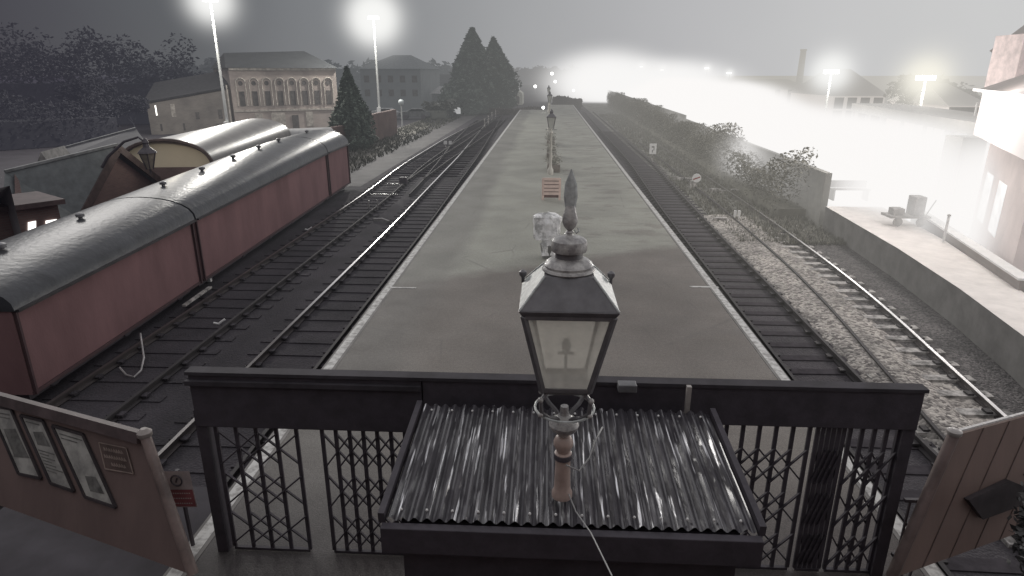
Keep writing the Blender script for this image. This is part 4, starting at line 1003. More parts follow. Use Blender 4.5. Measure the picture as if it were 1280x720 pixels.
# glazing frame
ft,fb,ht_,hb=.298,.165,3.675,3.05
fr=MB()
for sx in (-1,1):
    for sy in (-1,1): fr.bar((LX+sx*fb,LY+sy*fb,hb),(LX+sx*ft,LY+sy*ft,ht_),.036)
for h_,z in ((ft-.005,ht_-.012),(fb,hb+.015)):
    for s in (-1,1):
        fr.bar((LX-h_,LY+s*h_,z),(LX+h_,LY+s*h_,z),.03); fr.bar((LX+s*h_,LY-h_,z),(LX+s*h_,LY+h_,z),.03)
fr.build('glazing_frame',LANT,t,bevel=.004)
def glassmat():
    m=bpy.data.materials.new('lantern_glass'); m.use_nodes=True; nt=m.node_tree;n=nt.nodes;L=nt.links; n.clear()
    o=n.new('ShaderNodeOutputMaterial'); tr=n.new('ShaderNodeBsdfTransparent'); tr.inputs[0].default_value=(.9,.9,.88,1)
    df=n.new('ShaderNodeBsdfDiffuse'); df.inputs[0].default_value=(.85,.82,.76,1); gl=n.new('ShaderNodeBsdfGlossy'); gl.inputs['Roughness'].default_value=.12
    nz=n.new('ShaderNodeTexNoise'); nz.inputs['Scale'].default_value=5; mr=n.new('ShaderNodeMapRange'); mr.inputs['To Min'].default_value=.35; mr.inputs['To Max'].default_value=.75; L.new(nz.outputs['Fac'],mr.inputs[0])
    tl=n.new('ShaderNodeBsdfTranslucent'); tl.inputs[0].default_value=(.95,.93,.88,1); dm=n.new('ShaderNodeMixShader'); dm.inputs[0].default_value=.6; L.new(df.outputs[0],dm.inputs[1]); L.new(tl.outputs[0],dm.inputs[2])
    a=n.new('ShaderNodeMixShader'); L.new(mr.outputs[0],a.inputs[0]); L.new(tr.outputs[0],a.inputs[1]); L.new(dm.outputs[0],a.inputs[2])
    b=n.new('ShaderNodeMixShader'); b.inputs[0].default_value=.06; L.new(a.outputs[0],b.inputs[1]); L.new(gl.outputs[0],b.inputs[2]); L.new(b.outputs[0],o.inputs[0]); return m
GL=glassmat()
for k in range(4):
    a=k*math.pi/2; c,s=math.cos(a),math.sin(a)
    def r2(x,y,z): return (LX+x*c-y*s,LY+x*s+y*c,z)
    MB().quad(r2(-fb,-fb,hb+.02),r2(fb,-fb,hb+.02),r2(ft,-ft,ht_-.02),r2(-ft,-ft,ht_-.02)).build('glass_pane',GL,t)
sq(hb-.03,.15,hb+.004,.175,'base_tray',LANT)
bn=MB(); bn.tube([(LX,LY,3.05),(LX,LY,3.3)],.012,8); bn.tube([(LX-.06,LY,3.28),(LX+.06,LY,3.28)],.012,6); bn.lathe((LX,LY,3.3),[(.03,0),(.035,.05),(.02,.09)],12); bn.build('burner',LANTG,t,smooth=True)
MB().tube([(LX-.09,LY,3.60),(LX,LY,3.64),(LX+.09,LY,3.60)],.008,6).build('reflector_wire',LANTG,t)
# frog and scroll arms beneath
fg=MB()
for k in range(4):
    a=math.pi/4+k*math.pi/2; c,s=math.cos(a),math.sin(a)
    pts=[(LX+c*r_,LY+s*r_,z) for r_,z in ((.19,3.03),(.25,2.98),(.24,2.88),(.16,2.81),(.09,2.78),(.05,2.74))]
    fg.tube(pts,.017,7)
fg.build('scroll_arms',LANT,t,smooth=True)
kb=MB()
for k in range(4):
    a=math.pi/4+k*math.pi/2; c,s=math.cos(a),math.sin(a); kb.ball((LX+c*.255,LY+s*.255,2.99),.022); kb.ball((LX+c*.25,LY+s*.25,2.87),.02)
kb.build('scroll_knobs',LANTC,t,smooth=True)
MB().tube([(LX+.22*math.cos(a),LY+.22*math.sin(a),2.84) for a in [i*2*math.pi/24 for i in range(25)]],.01,6,False).build('cradle_ring',LANTG,t,smooth=True)
MB().lathe(C0,[(.03,2.85),(.035,2.78),(.10,2.73),(.115,2.70),(.10,2.66),(.06,2.63),(.04,2.60)],24).build('bowl',LANTC,t,smooth=True)
MB().lathe(C0,[(.04,2.60),(.06,2.585),(.075,2.55),(.075,2.52),(.055,2.48),(.05,2.465)],24).build('collar',POSTC,t,smooth=True)
MB().lathe(C0,[(.052,2.46),(.066,2.45),(.066,2.43),(.056,2.42),(.062,2.2),(.066,2.12),(.08,2.1),(.08,2.06)],24).build('post',POSTC,t,smooth=True)
MB().lathe(C0,[(.068,2.445),(.071,2.44),(.071,2.405),(.066,2.40)],20).build('cable_tie',DARK,t)
# cables
c1=MB().tube([(LX+.02,LY-.12,2.42),(LX+.12,LY-.1,2.36),(LX+.2,LY-.02,2.42),(LX+.26,LY+.12,2.5),(LX+.32,LY+.3,2.5),(LX+.36,LY+.6,2.3)],.007,6).build('cable',mat('pale_cable',(.4,.4,.4),.5),smooth=True)
tag(c1,'pale cable looping from the lamp post collar over the roof','cable')
p1=AT(765,720,3.2); c2=MB().tube([(LX+.05,LY-.06,2.12),(LX+.1,LY-.2,2.07),((LX+.1+p1.x)/2,(LY+p1.y)/2,(2.07+p1.z)/2-.02),tuple(p1)],.005,6).build('cable',MC['pale_cable'],smooth=True)
tag(c2,'thin pale cable running down from the lamp foot towards the camera','cable')

# ------------------------------------------------------------------ kiosk with corrugated roof
RX0,RX1,RY0,RY1=-1.17,1.6,4.0,5.58
t=thing('ticket_kiosk','dark timber kiosk with a wet corrugated metal roof under the lantern','kiosk',(.2,4.8,0))
cr=MB(); NW=29; per=(RX1-RX0)/NW; sub=6; NYR=10
nx=NW*sub
for j in range(NYR+1):
    y=RY0+(RY1-RY0)*j/NYR; taper=0
    for i in range(nx+1):
        x=RX0+(RX1-RX0)*i/nx; z=1.985+.10*j/NYR+.019*math.sin(2*math.pi*i/sub)+.004*noise.noise(Vector((x*4,y*3,0)))
        cr.v.append((x,y,z))
for j in range(NYR):
    for i in range(nx): k=j*(nx+1)+i; cr.f.append((k,k+1,k+nx+2,k+nx+1))
def corr_mat():
    m=mat('wet_corrugated_iron',(.055,.05,.06),.3,scale=3,amt=.45,metal=.25,coat=.35,bump=.35,bscale=18,stretch=(1,.35,1)); nt=m.node_tree; n=nt.nodes; L=nt.links; b=n['Principled BSDF']
    g=n.new('ShaderNodeNewGeometry'); mp=n.new('ShaderNodeMapping'); mp.inputs['Scale'].default_value=(9,1.6,1); L.new(g.outputs['Position'],mp.inputs[0])
    nz=n.new('ShaderNodeTexNoise'); nz.inputs['Scale'].default_value=1.4; nz.inputs['Detail'].default_value=4; L.new(mp.outputs[0],nz.inputs['Vector'])
    mr=n.new('ShaderNodeMapRange'); mr.inputs['From Min'].default_value=.35; mr.inputs['From Max'].default_value=.65; mr.inputs['To Min'].default_value=.22; mr.inputs['To Max'].default_value=.6; L.new(nz.outputs['Fac'],mr.inputs[0]); L.new(mr.outputs[0],b.inputs['Roughness'])
    iv=n.new('ShaderNodeMapRange'); iv.inputs['From Min'].default_value=.5; iv.inputs['From Max'].default_value=.58; iv.inputs['To Min'].default_value=.45; iv.inputs['To Max'].default_value=0; L.new(nz.outputs['Fac'],iv.inputs[0]); L.new(iv.outputs[0],b.inputs['Coat Weight'])
    b.inputs['Coat Roughness'].default_value=.06; b.inputs['Coat IOR'].default_value=2.2
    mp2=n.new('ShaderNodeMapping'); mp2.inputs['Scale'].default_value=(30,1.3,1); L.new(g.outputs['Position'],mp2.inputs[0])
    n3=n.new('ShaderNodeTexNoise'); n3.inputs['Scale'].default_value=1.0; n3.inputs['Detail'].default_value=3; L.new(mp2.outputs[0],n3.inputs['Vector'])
    sk=n.new('ShaderNodeMapRange'); sk.inputs['From Min'].default_value=.60; sk.inputs['From Max'].default_value=.66; L.new(n3.outputs['Fac'],sk.inputs[0])  # thin highlight streaks painted pale into the wet roof colour
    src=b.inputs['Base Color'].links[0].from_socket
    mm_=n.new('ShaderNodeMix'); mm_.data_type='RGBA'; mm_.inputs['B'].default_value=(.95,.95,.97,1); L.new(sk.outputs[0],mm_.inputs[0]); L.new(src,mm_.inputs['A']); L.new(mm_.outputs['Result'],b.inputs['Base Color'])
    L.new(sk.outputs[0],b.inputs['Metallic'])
    return m
cr.build('corrugated_roof',corr_mat(),t,smooth=True)
MB().box(RX0-.03,RX1+.03,RY0-.09,RY0-.015,1.74,1.965).build('fascia',BLACKP,t,bevel=.006)
MB().box(RX0+.1,RX1-.1,RY0+.05,RY1-.05,0,1.93).build('wall',BLACKP,t)
MB().bar((RX0-.04,RY0,1.99),(RX0-.04,RY1,2.09),.05,.09).build('verge',BLACKP,t); MB().bar((RX1+.04,RY0,1.99),(RX1+.04,RY1,2.09),.05,.09).build('verge',BLACKP,t)
fx=MB()
for i in range(14):
    x=RX0+(RX1-RX0)*(i+.5)/14; fx.ball((x,RY0+.08,2.012),.012,6,4)
    fx.ball((x,RY1-.12,2.10),.012,6,4)
fx.build('roof_screws',WHITE,t)['kind']='stuff'
sx_=MB().box(.1,1.2,3.6,3.9,1.28,1.3); 
# rainwater pipe on the kiosk corner, box on lintel
q=AT(783,496,5.66); t_=MB().box(q.x-.09,q.x+.09,5.6,5.72,2.26,2.34).build('junction_box',mat('grey_box',(.2,.2,.21),.5),bevel=.01); tag(t_,'small grey junction box on the beam right of the lantern','junction box')
q=AT(858,500,5.70); t_=MB().box(q.x-.022,q.x+.022,5.62,5.67,2.0,2.33).build('short_post',mat('pale_stub',(.45,.42,.4),.5)); tag(t_,'short pale stub post fixed to the beam right of the junction box','post')

# ------------------------------------------------------------------ gate screen
GY=5.78
t=thing('gate_beam','long black timber beam carrying the folding gates across the platform','beam',(0,GY,0))
MB().box(-1.22,3.72,GY,GY+.16,1.83,2.25).build('beam',BLACKP,t,bevel=.01)
MB().box(-3.66,-1.23,GY,GY+.16,1.64,2.248).build('left_panel',BLACKP,t,bevel=.01)
rl=MB(); rl.box(-3.68,-1.23,GY-.05,GY-.003,2.15,2.20); rl.box(-3.68,3.74,GY-.02,GY+.12,2.253,2.29); rl.build('capping_rail',mat('cap_rail',(.06,.054,.064),.8),t)
ps=MB()
for x in (-3.62,-1.2,1.62,3.66): ps.box(x-.06,x+.06,GY+.02,GY+.14,0,1.826)
ps.build('posts',BLACKP,t)
def lattice(x0,x1,pitch,label,y=GY+.08,z1=1.635,dense=False,yd=0):
    t=thing('folding_gate',label,'gate',((x0+x1)/2,y,0))
    n_=max(2,round((x1-x0)/pitch)); pt=(x1-x0)/n_
    v=MB()
    for i in range(n_+1):
        x=x0+pt*i; v.box(x-.02,x+.02,y-.012+yd*i,y+.012+yd*i,.04,z1)
    v.build('upright_bars',BLACKP,t)
    d=MB(); hz=.40
    for i in range(n_-1 if n_>2 else n_):
        z=.1
        while z+hz<z1-.02:
            d.bar((x0+pt*i,y-.02,z),(x0+pt*(i+2 if n_>2 else i+1),y-.02,z+hz),.016,.026,up=(0,1,0)); d.bar((x0+pt*i,y+.02,z+hz),(x0+pt*(i+2 if n_>2 else i+1),y+.02,z),.016,.026,up=(0,1,0)); z+=hz+.12
    d.build('lattice_bars',BLACKP,t)
    MB().box(x0,x1,y-.02,y+.02,.01,.04).build('bottom_track',BLACKP,t)
    return t
lattice(-3.5,-2.62,.2,'left folding lattice gate, outer half over the white platform edge')
lattice(-2.34,-1.3,.15,'left folding lattice gate next to the kiosk')
lattice(1.72,2.72,.165,'right folding lattice gate next to the kiosk',z1=1.825)
lattice(2.80,3.06,.052,'bunched folded lattice gate in the middle of the right opening',z1=1.825)
lattice(3.12,3.6,.13,'right folding lattice gate, outermost, over the gravel',z1=1.825)
# side screen beyond the right gate
t=thing('side_railing','dark side railing running beside the right end of the gate beam','railing',(4.5,5.8,0))
m=MB()
for i in range(3):
    x=3.82+.09*i; m.box(x-.01,x+.01,GY+.0,GY+.02,0,1.0+.0*i)
m.build('bars',DARK,t); m=MB(); 
for z in (.3,.99): m.box(3.76,4.02,GY-.01,GY+.03,z,z+.035)
m.build('rails',DARK,t)
# ground by gates: dark yard sheets at platform height outside
struct(MB().box(-6.8,-4.1,-2,7.0,GZ,-.02).build('ramp_left',mat('ramp_dark',(.07,.064,.075),.9,scale=2,amt=.3)))
struct(MB().box(4.42,7.0,-2,5.2,GZ,-.02).build('ramp_right',MC['ramp_dark']))

# ------------------------------------------------------------------ notice board left (raked hoarding)
def raked(a,b,c_lo,th,name,m,label,cat):
    pass
TR=G(178,546,1.6); TL=G(-60,481,1.6); BR=G(238,718,.35)
lean=BR-TR; BL=TL+lean
t=thing('notice_board','brown notice board with three framed posters and a small plaque at the left','notice board',(TR.x,TR.y,0))
nrm=(TR-TL).cross(lean).normalized()
if nrm.dot(Vector((0,0,H))-TR)<0: nrm=-nrm
def onb(px,py,off=.0):
    r_=Vector(ray(px,py)); o=Vector((0,0,H)); p0=TR+nrm*off; k=(p0-o).dot(nrm)/r_.dot(nrm); return o+r_*k
th=nrm*.06
MB().hexa([BL-th,BR-th,BR,BL,TL-th,TR-th,TR,TL]).build('panel',BROWN,t)
MB().bar(TL+nrm*.02,TR+nrm*.02,.12,.09,up=nrm).build('top_rail',mat('rail_brown',(.13,.098,.1),.6),t)
for k,q in enumerate(((-14,506,14,511,52,598,24,592),(26,519,54,526,93,614,64,604),(66,532,104,543,145,634,107,621))):
    pts=[onb(q[6],q[7],.012),onb(q[4],q[5],.012),onb(q[2],q[3],.012),onb(q[0],q[1],.012)]
    f=MB(); 
    for i in range(4): f.bar(pts[i]+nrm*.004,pts[(i+1)%4]+nrm*.004,.03,.022,up=nrm)
    fo=f.build('poster_frame',mat('frame_brown',(.06,.05,.055),.6),t); po=MB().quad(*pts).build('poster',POSTS,fo)
    def pp(u,v): return pts[0].lerp(pts[1],u).lerp(pts[3].lerp(pts[2],u),v)+nrm*.004
    ink=mat('faded_print',(.22,.22,.21),.6,scale=9,amt=.6); m_=MB()
    for v in (.90,.84) if k!=1 else (.92,.5,.45,.40,.35,.3,.25,.2):
        m_.bar(pp(.12,v),pp(.5+random.random()*.38,v),.012,.002,up=nrm)
    u0,v0,u1,v1=((.15,.25,.85,.7),(.2,.58,.8,.82),(.3,.12,.8,.38))[k]
    m_.quad(pp(u0,v0),pp(u1,v0+.03),pp(u1-.05,v1),pp(u0+.06,v1-.04)); m_.build('print',ink,t)
pts=[onb(132,586,.012),onb(167,592,.012),onb(158,560,.012),onb(124,553,.012)]
pq=MB().quad(*pts).build('plaque',mat('plaque_brown',(.15,.11,.10),.5),t)
f=MB()
for i in range(4): f.bar(pts[i]+nrm*.004,pts[(i+1)%4]+nrm*.004,.008,.008,up=nrm)
def pl(u,v): a_=pts[0].lerp(pts[1],u); b_=pts[3].lerp(pts[2],u); return a_.lerp(b_,v)+nrm*.006
for r_,(c0,c1) in ((.78,(.15,.85)),(.5,(.1,.9)),(.22,(.3,.8))):
    u=c0
    while u<c1: f.bar(pl(u,r_-.06),pl(u,r_+.08),.009,.004,up=nrm); f.bar(pl(u,r_+.08),pl(min(u+.06,c1),r_-.05),.007,.004,up=nrm); u+=.09
f.build('lettering',mat('plaque_letters',(.42,.34,.3),.5),pq)
q=TR+Vector((.05,0,0))
cap=MB(); cap.tube([TR+lean*1.0+Vector((.03,0,0)),TR+Vector((.03,0,.02))],.055,10); cap.build('end_post',mat('post_brown',(.26,.2,.185),.5,coat=.2),t,smooth=True)
MB().lathe((TR.x+.03,TR.y,TR.z),[(.06,0),(.075,.02),(.075,.06),(.03,.1)],14).build('post_cap',mat('cap_pale',(.4,.36,.34),.5),t,smooth=True)
# warning sign
S=[G(214,634,.6),G(247,634,.6),0,G(203,589,1.05)]; S[2]=S[1]+S[3]-S[0]
t=thing('warning_sign','small white over red warning sign behind the end of the notice board','sign',tuple(S[0]))
MB().quad(*S).build('panel',mat('sign_white',(.55,.50,.5),.5),t)
sn=(S[1]-S[0]).cross(S[3]-S[0]).normalized(); sn = sn if sn.dot(Vector((0,0,H))-S[0])>0 else -sn
def sp_(u,v): return S[0].lerp(S[1],u).lerp(S[3].lerp(S[2],u),v)+sn*.006
MB().quad(sp_(.03,.03),sp_(.97,.03),sp_(.97,.5),sp_(.03,.5)).build('red_band',mat('sign_red',(.30,.10,.11),.5),t)
f=MB()
for v in (.12,.26,.40):
    u=.12
    while u<.86: f.bar(sp_(u,v)+sn*.002,sp_(u+.05,v)+sn*.002,.012,.002,up=sn); u+=.085
f.build('text',MC['sign_white'],t)
f=MB(); ring=[sp_(.45+.2*math.cos(a),.75+.14*math.sin(a))+sn*.003 for a in [i*2*math.pi/14 for i in range(15)]]; f.tube(ring,.009,4,False); f.bar(sp_(.42,.7)+sn*.003,sp_(.5,.82)+sn*.003,.02,.003,up=sn); f.build('emblem',DARK,t)
f=MB(); f.tube([S[3].lerp(S[2],.5)-sn*.03,Vector((S[0].x+.1,S[0].y+.1,0))],.025,6); f.build('post',DARK,t)

# ------------------------------------------------------------------ right hoarding
TL=G(1196,544,1.75); TR=G(1340,505,1.75); BL=G(1118,722,.35); lean=BL-TL; BR=TR+lean
t=thing('tan_hoarding','tall tan board screen with a bright top edge at the lower right','hoarding',(TL.x,TL.y,0))
nrm2=(TR-TL).cross(lean).normalized(); nrm2 = nrm2 if nrm2.dot(Vector((0,0,H))-TL)>0 else -nrm2
th=nrm2*.05
MB().hexa([BL-th,BR-th,BR,BL,TL-th,TR-th,TR,TL]).build('panel',BROWN2,t)
MB().bar(TL-th*.5+Vector((0,0,.03)),TR-th*.5+Vector((0,0,.03)),.028,.02).build('top_edge',mat('bright_edge',(.8,.78,.76),.3,scale=20,amt=.3),t)  # paler strip along the top edge
MB().tube([BL+Vector((-.03,0,0)),TL+Vector((-.03,0,0))],.055,10).build('end_post',mat('post_tan',(.2,.15,.14),.5),t,smooth=True)
MB().lathe((TL.x-.03,TL.y,TL.z),[(.055,0),(.07,.02),(.07,.05),(.03,.07)],14).build('post_cap',mat('cap_wet',(.5,.47,.45),.35),t,smooth=True)
bs=MB()
for k in range(1,5):
    f_=k/4.6; bs.bar(TL.lerp(TR,f_)+nrm2*.003,BL.lerp(BR,f_)+nrm2*.003,.012,.006,up=nrm2)
bs.build('board_joint',mat('joint_dark',(.15,.108,.1),.8),t)
# dark block standing for a shadow patch on the hoarding
def onh(px,py,off=.0):
    r_=Vector(ray(px,py)); o=Vector((0,0,H)); p0=TL+nrm2*off; k=(p0-o).dot(nrm2)/r_.dot(nrm2); return o+r_*k
q=[onh(x,y) for x,y in ((1204,622),(1256,598),(1276,606),(1272,628),(1222,646))]
# shadow patch made as a raised dark block
MB().add([v+nrm2*.004 for v in q]+[v+nrm2*.06 for v in q],[(0,1,2,3,4),(9,8,7,6,5)]+[(i,(i+1)%5,5+(i+1)%5,5+i) for i in range(5)]).build('shadow_patch',mat('shadow_patch_dark',(.06,.05,.055),.8),t)
bsh=MB(); leafmass(bsh,900,lambda:G(1290+random.gauss(0,9),665+random.gauss(0,24),.9+random.random()*.3),.05)
bo=bsh.build('shrub',mat('dark_leaf',(.06,.06,.06),.5,col2=(.03,.03,.03))); tag(bo,'dark leafy shrub at the lower right in front of the tan hoarding','shrub')
MB().tube([G(1276,700,0),G(1276,680,.9)],.02,6).build('stem',DARK,bo)

# ------------------------------------------------------------------ grey wall and the far station in the glare
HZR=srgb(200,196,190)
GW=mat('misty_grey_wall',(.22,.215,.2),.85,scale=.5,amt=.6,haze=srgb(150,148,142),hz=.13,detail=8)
gw=MB()
gw.slab((11.45,27.0),(12.2,60.0),.25,GZ,1.3,off=-.25); gw.slab((12.2,60.0),(13.2,150.0),.25,GZ,1.6,off=-.25)
tag(gw.build('grey_wall',GW),'long misty grey wall between the scrub and the glare on the right','wall')
hedge('thicket','tangled scrub growing up along the long grey wall',[(10.9,28.5),(11.4,60),(12.2,130)],1.5,3.1,1.6,mat('thicket_leaf',(.20,.195,.165),.9,col2=(.10,.097,.085),scale=.8,haze=srgb(140,138,130),hz=.03),60000,.085,3)
# far-platform details
def sil(px,py,h,w_,label,name,cat,m,Z=0):
    p=G(px,py,Z)
    return p
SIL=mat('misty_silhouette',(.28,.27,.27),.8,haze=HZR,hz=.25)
p=G(1137,281,0)
t=thing('luggage_trolley','grey loaded luggage trolley in the glare on the far platform','trolley',tuple(p))
MB().box(p.x-.9,p.x+.5,p.y-.35,p.y+.35,.3,.38).build('deck',SIL,t); MB().box(p.x-.1,p.x+.3,p.y-.25,p.y+.25,.38,1.05).build('case',SIL,t,bevel=.03); MB().box(p.x-.75,p.x-.35,p.y-.2,p.y+.2,.38,.62).build('case',SIL,t,bevel=.03)
for u in (-.6,.2):
    o=MB().lathe((0,0,0),[(.16,-.03),(.16,.03)],12).build('wheel',SIL,t); o.location=(p.x+u,p.y-.3,.16); o.rotation_euler=(R(90),0,0)
MB().tube([(p.x+.5,p.y,.35),(p.x+.75,p.y,.9)],.02,5).build('handle',SIL,t)
p=G(1179,303,0); t=thing('platform_post','thin white post at the back edge of the far platform','post',tuple(p))
MB().tube([p,p+Vector((0,0,HT(p,270)))],.04,8).build('shaft',WHITE,t); MB().lathe((p.x,p.y,HT(p,270)),[(.05,0),(.06,.03),(.02,.06)],8).build('cap',SIL,t)
# bench-like roofed item at (1055,235)
p=G(1060,250,0); t=thing('platform_bench','small slatted bench at the near end of the far platform','bench',tuple(p))
for k in range(3): MB().box(p.x-.8,p.x+.8,p.y-.2+.16*k,p.y-.08+.16*k,.45,.49).build('slat',SIL,t)
for s in (-.7,.7): MB().box(p.x+s-.03,p.x+s+.03,p.y-.2,p.y+.25,0,.448).build('leg',SIL,t)
MB().box(p.x-.8,p.x+.8,p.y+.27,p.y+.3,.5,.8).build('backrest',SIL,t)
# opposite-side low wall with white coping
t=thing('parapet_wall','grey low wall with white coping behind the far platform','wall',(14.5,20,GZ))
pa=G(1150,262,.25);pb=G(1290,352,.25)
MB().slab((pb.x,pb.y),(pa.x,pa.y),.25,GZ,.25).build('wall',mat('parapet_grey',(.30,.275,.265),.8,scale=1,amt=.15),t); MB().slab((pb.x,pb.y),(pa.x,pa.y),.35,.253,.31,off=-.05).build('coping',WHITE,t)
# brick station building, overexposed walls
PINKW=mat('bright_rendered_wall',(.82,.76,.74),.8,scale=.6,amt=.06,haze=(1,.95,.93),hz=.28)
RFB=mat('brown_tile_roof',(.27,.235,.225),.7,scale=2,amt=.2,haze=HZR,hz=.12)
t=thing('signal_box','bright white boarded building with brown hipped roof at the right edge','building',(17,20,GZ))
P1=AT(1230,108,24);P2=AT(1310,131,16.0); z1=(P1.z+P2.z)/2; z0=AT(1230,168,24).z
dv=Vector((P1.x-P2.x,P1.y-P2.y,0)).normalized(); nv=Vector((dv.y,-dv.x,0))
def W(p,o,z): q=Vector((p.x,p.y,0))+nv*o; return (q.x,q.y,z)
MB().hexa([W(P1,0,z0),W(P2,0,z0),W(P2,6,z0),W(P1,6,z0),W(P1,0,z1),W(P2,0,z1),W(P2,6,z1),W(P1,6,z1)]).build('upper_wall',PINKW,t)
MB().add([W(P1,-.2,z1+.003),W(P2,-.2,z1+.003),W(P2,6,z1+.003),W(P1,6,z1+.003),W(P1-dv*3,3,z1+1.6),W(P2+dv*3,3,z1+1.6)],[(0,1,5,4),(1,2,5),(2,3,4,5),(3,0,4)]).build('roof',RFB,t)
MB().bar(W(P1+dv*.1,-.24,z1+.02),W(P2,-.24,z1+.02),.09,.09).build('gutter',WHITE,t)
PM=P1.lerp(P2,.8); MB().hexa([W(P1-dv*.3,.5,GZ),W(PM,.5,GZ),W(PM,6,GZ),W(P1-dv*.3,6,GZ),W(P1-dv*.3,.5,z0-.003),W(PM,.5,z0-.003),W(PM,6,z0-.003),W(P1-dv*.3,6,z0-.003)]).build('lower_wall',mat('pink_lower_wall',(.55,.48,.46),.8,scale=1,amt=.2,haze=(1,.9,.88),hz=.16),t)
for k in range(2):
    a_=P1-dv*(1.0+k*2.1);b_=P1-dv*(2.2+k*2.1)
    MB().quad(W(a_,.49,.4),W(b_,.49,.4),W(b_,.49,2.0),W(a_,.49,2.0)).build('window',mat('pale_window',(.8,.8,.8),.3,haze=(1,1,1),hz=.4),t)
Yc=30.; A_=AT(1237,64,Yc); za=A_.z
t=thing('hipped_house','taller pinkish house with a brown hipped roof behind the bright building','building',(A_.x+3,Yc,GZ))
MB().box(A_.x+.4,A_.x+9,Yc,Yc+.4,GZ,za).build('wall',mat('pink_house_wall',(.42,.36,.34),.8,haze=(1,.9,.88),hz=.14,scale=1,amt=.1),t)
MB().add([(A_.x-.2,Yc-.3,za+.003),(A_.x+9,Yc-.3,za+.003),(A_.x+14,Yc+6,za+.003),(A_.x*(Yc+6)/Yc+.3,Yc+6,za+.003),(A_.x+4.5,Yc+3,za+2.4),(A_.x+8,Yc+3,za+2.4)],[(0,1,5,4),(1,2,5),(2,3,4,5),(3,0,4)]).build('roof',RFB,t)
q=AT(1268,100,24); MB().box(q.x,q.x+1.6,24,25.5,z1,AT(1268,42,24).z).build('chimney',mat('pink_stack',(.55,.45,.43),.8,haze=(1,.85,.83),hz=.25),t)
# canopy of the station
t=thing('platform_canopy','long grey platform canopy on slim columns left of the bright building','canopy',(20,35,GZ))
ca=AT(1228,176,26);cb=AT(1060,160,44)
cz=AT(1228,172,26).z
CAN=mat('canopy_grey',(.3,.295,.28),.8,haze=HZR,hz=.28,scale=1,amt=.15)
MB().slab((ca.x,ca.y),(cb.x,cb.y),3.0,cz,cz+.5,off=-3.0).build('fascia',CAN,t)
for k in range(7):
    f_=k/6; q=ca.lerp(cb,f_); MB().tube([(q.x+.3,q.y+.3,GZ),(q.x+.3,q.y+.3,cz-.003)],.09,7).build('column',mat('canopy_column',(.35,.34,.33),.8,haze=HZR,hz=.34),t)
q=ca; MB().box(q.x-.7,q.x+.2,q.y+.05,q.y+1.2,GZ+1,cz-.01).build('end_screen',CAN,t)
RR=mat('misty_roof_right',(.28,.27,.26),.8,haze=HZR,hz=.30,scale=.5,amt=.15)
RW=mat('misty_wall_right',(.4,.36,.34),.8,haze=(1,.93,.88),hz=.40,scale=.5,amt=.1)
far_building('misty_house','steep roofed misty house left of the bright building',1188,1232,132,52,9,RW,RR,104,3,hip=.2)
far_building('misty_hall','misty hall with a broad grey roof between the two right hand lamps',1040,1105,120,70,12,RW,RR,86,4,hip=.25)
far_building('misty_terrace','low misty terrace behind the glare left of the thin chimney',925,1000,107,140,14,RW,RR,99,5,hip=.05)
far_building('misty_warehouse','pinkish misty warehouse right of the thin chimney',962,1010,112,120,14,RW,RR,104,3,hip=.1)
q=AT(998,110,138); t=thing('factory_chimney','thin tall factory chimney in the mist on the right','chimney',(q.x,138,GZ))
MB().lathe((q.x,138,GZ),[(.75,0),(.55,HT(q,64)-GZ),(.65,HT(q,63)-GZ),(.65,HT(q,61.5)-GZ)],12).build('stack',mat('chimney_misty',(.25,.24,.235),.8,haze=HZR,hz=.35),t,smooth=True)
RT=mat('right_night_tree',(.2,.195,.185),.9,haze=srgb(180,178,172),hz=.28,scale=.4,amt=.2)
for i,(px,top,D,lb) in enumerate(((1130,90,60,'misty tree behind the yellowish lamp glow'),(1160,92,58,'misty tree right of the yellowish lamp glow'),(1205,118,64,'low misty tree left of the bright building'),(735,84,330,'tiny misty tree on the horizon near the glare'))):
    q=AT(px,150,D); q=Vector((q.x,q.y,GZ)); bare_tree(q,HT(q,top)-GZ,lb,RT,2500,leaf=.3 if D<100 else 1.2,name='misty_tree')
mast(1024,190,92,62,'right hand lamp mast glowing in the mist near the thin chimney',4.2,2500,False)
mast(1139,190,100,50,'right hand lamp mast with a yellowish glow before the misty trees',4.0,2500,False,HALOW)
for i,(px,py,D,lb) in enumerate(((802,84,200,'small glow of the farthest street lamp over the bright glare'),(828,88,180,'small street lamp glow, second from the glare head'),(884,86,150,'wider street lamp glow left of the misty terrace'),(912,92,140,'slim street lamp with a faint glow left of the terrace'))):
    q=AT(px,py,D); t=thing('street_lamp',lb,'street lamp',(q.x,D,GZ))
    MB().tube([(q.x,D,GZ),(q.x,D,q.z)],.1,6).build('post',SIL,t); MB().box(q.x-.5,q.x+.3,D-.2,D+.2,q.z,q.z+.2).build('lamp_head',MC['lamp_white_hot'],t)
    MB().ball(tuple(q),D*.016,16,10).build('light_haze',HALO,t)
q=AT(1171,143,46); t=thing('platform_light','small white light above the platform canopy','light',(q.x,46,GZ)); MB().tube([(q.x,46,GZ),(q.x,46,q.z)],.04,5).build('post',SIL,t); MB().ball(tuple(q),.22).build('lamp_head',MC['lamp_white_hot'],t)
q=AT(1223,157,30); t=thing('platform_light','small white light on the canopy end beside the bright building','light',(q.x,30,GZ)); MB().tube([(q.x,30,GZ),(q.x,30,q.z)],.03,5).build('post',SIL,t); MB().ball(tuple(q),.14).build('lamp_head',MC['lamp_white_hot'],t)
p=AT(1217,150,31); t=MB().tube([(p.x,31,GZ),(p.x,31,AT(1217,128,31).z)],.05,6).build('aerial_pole',WHITE); tag(t,'thin white pole above the canopy left of the bright building','pole')

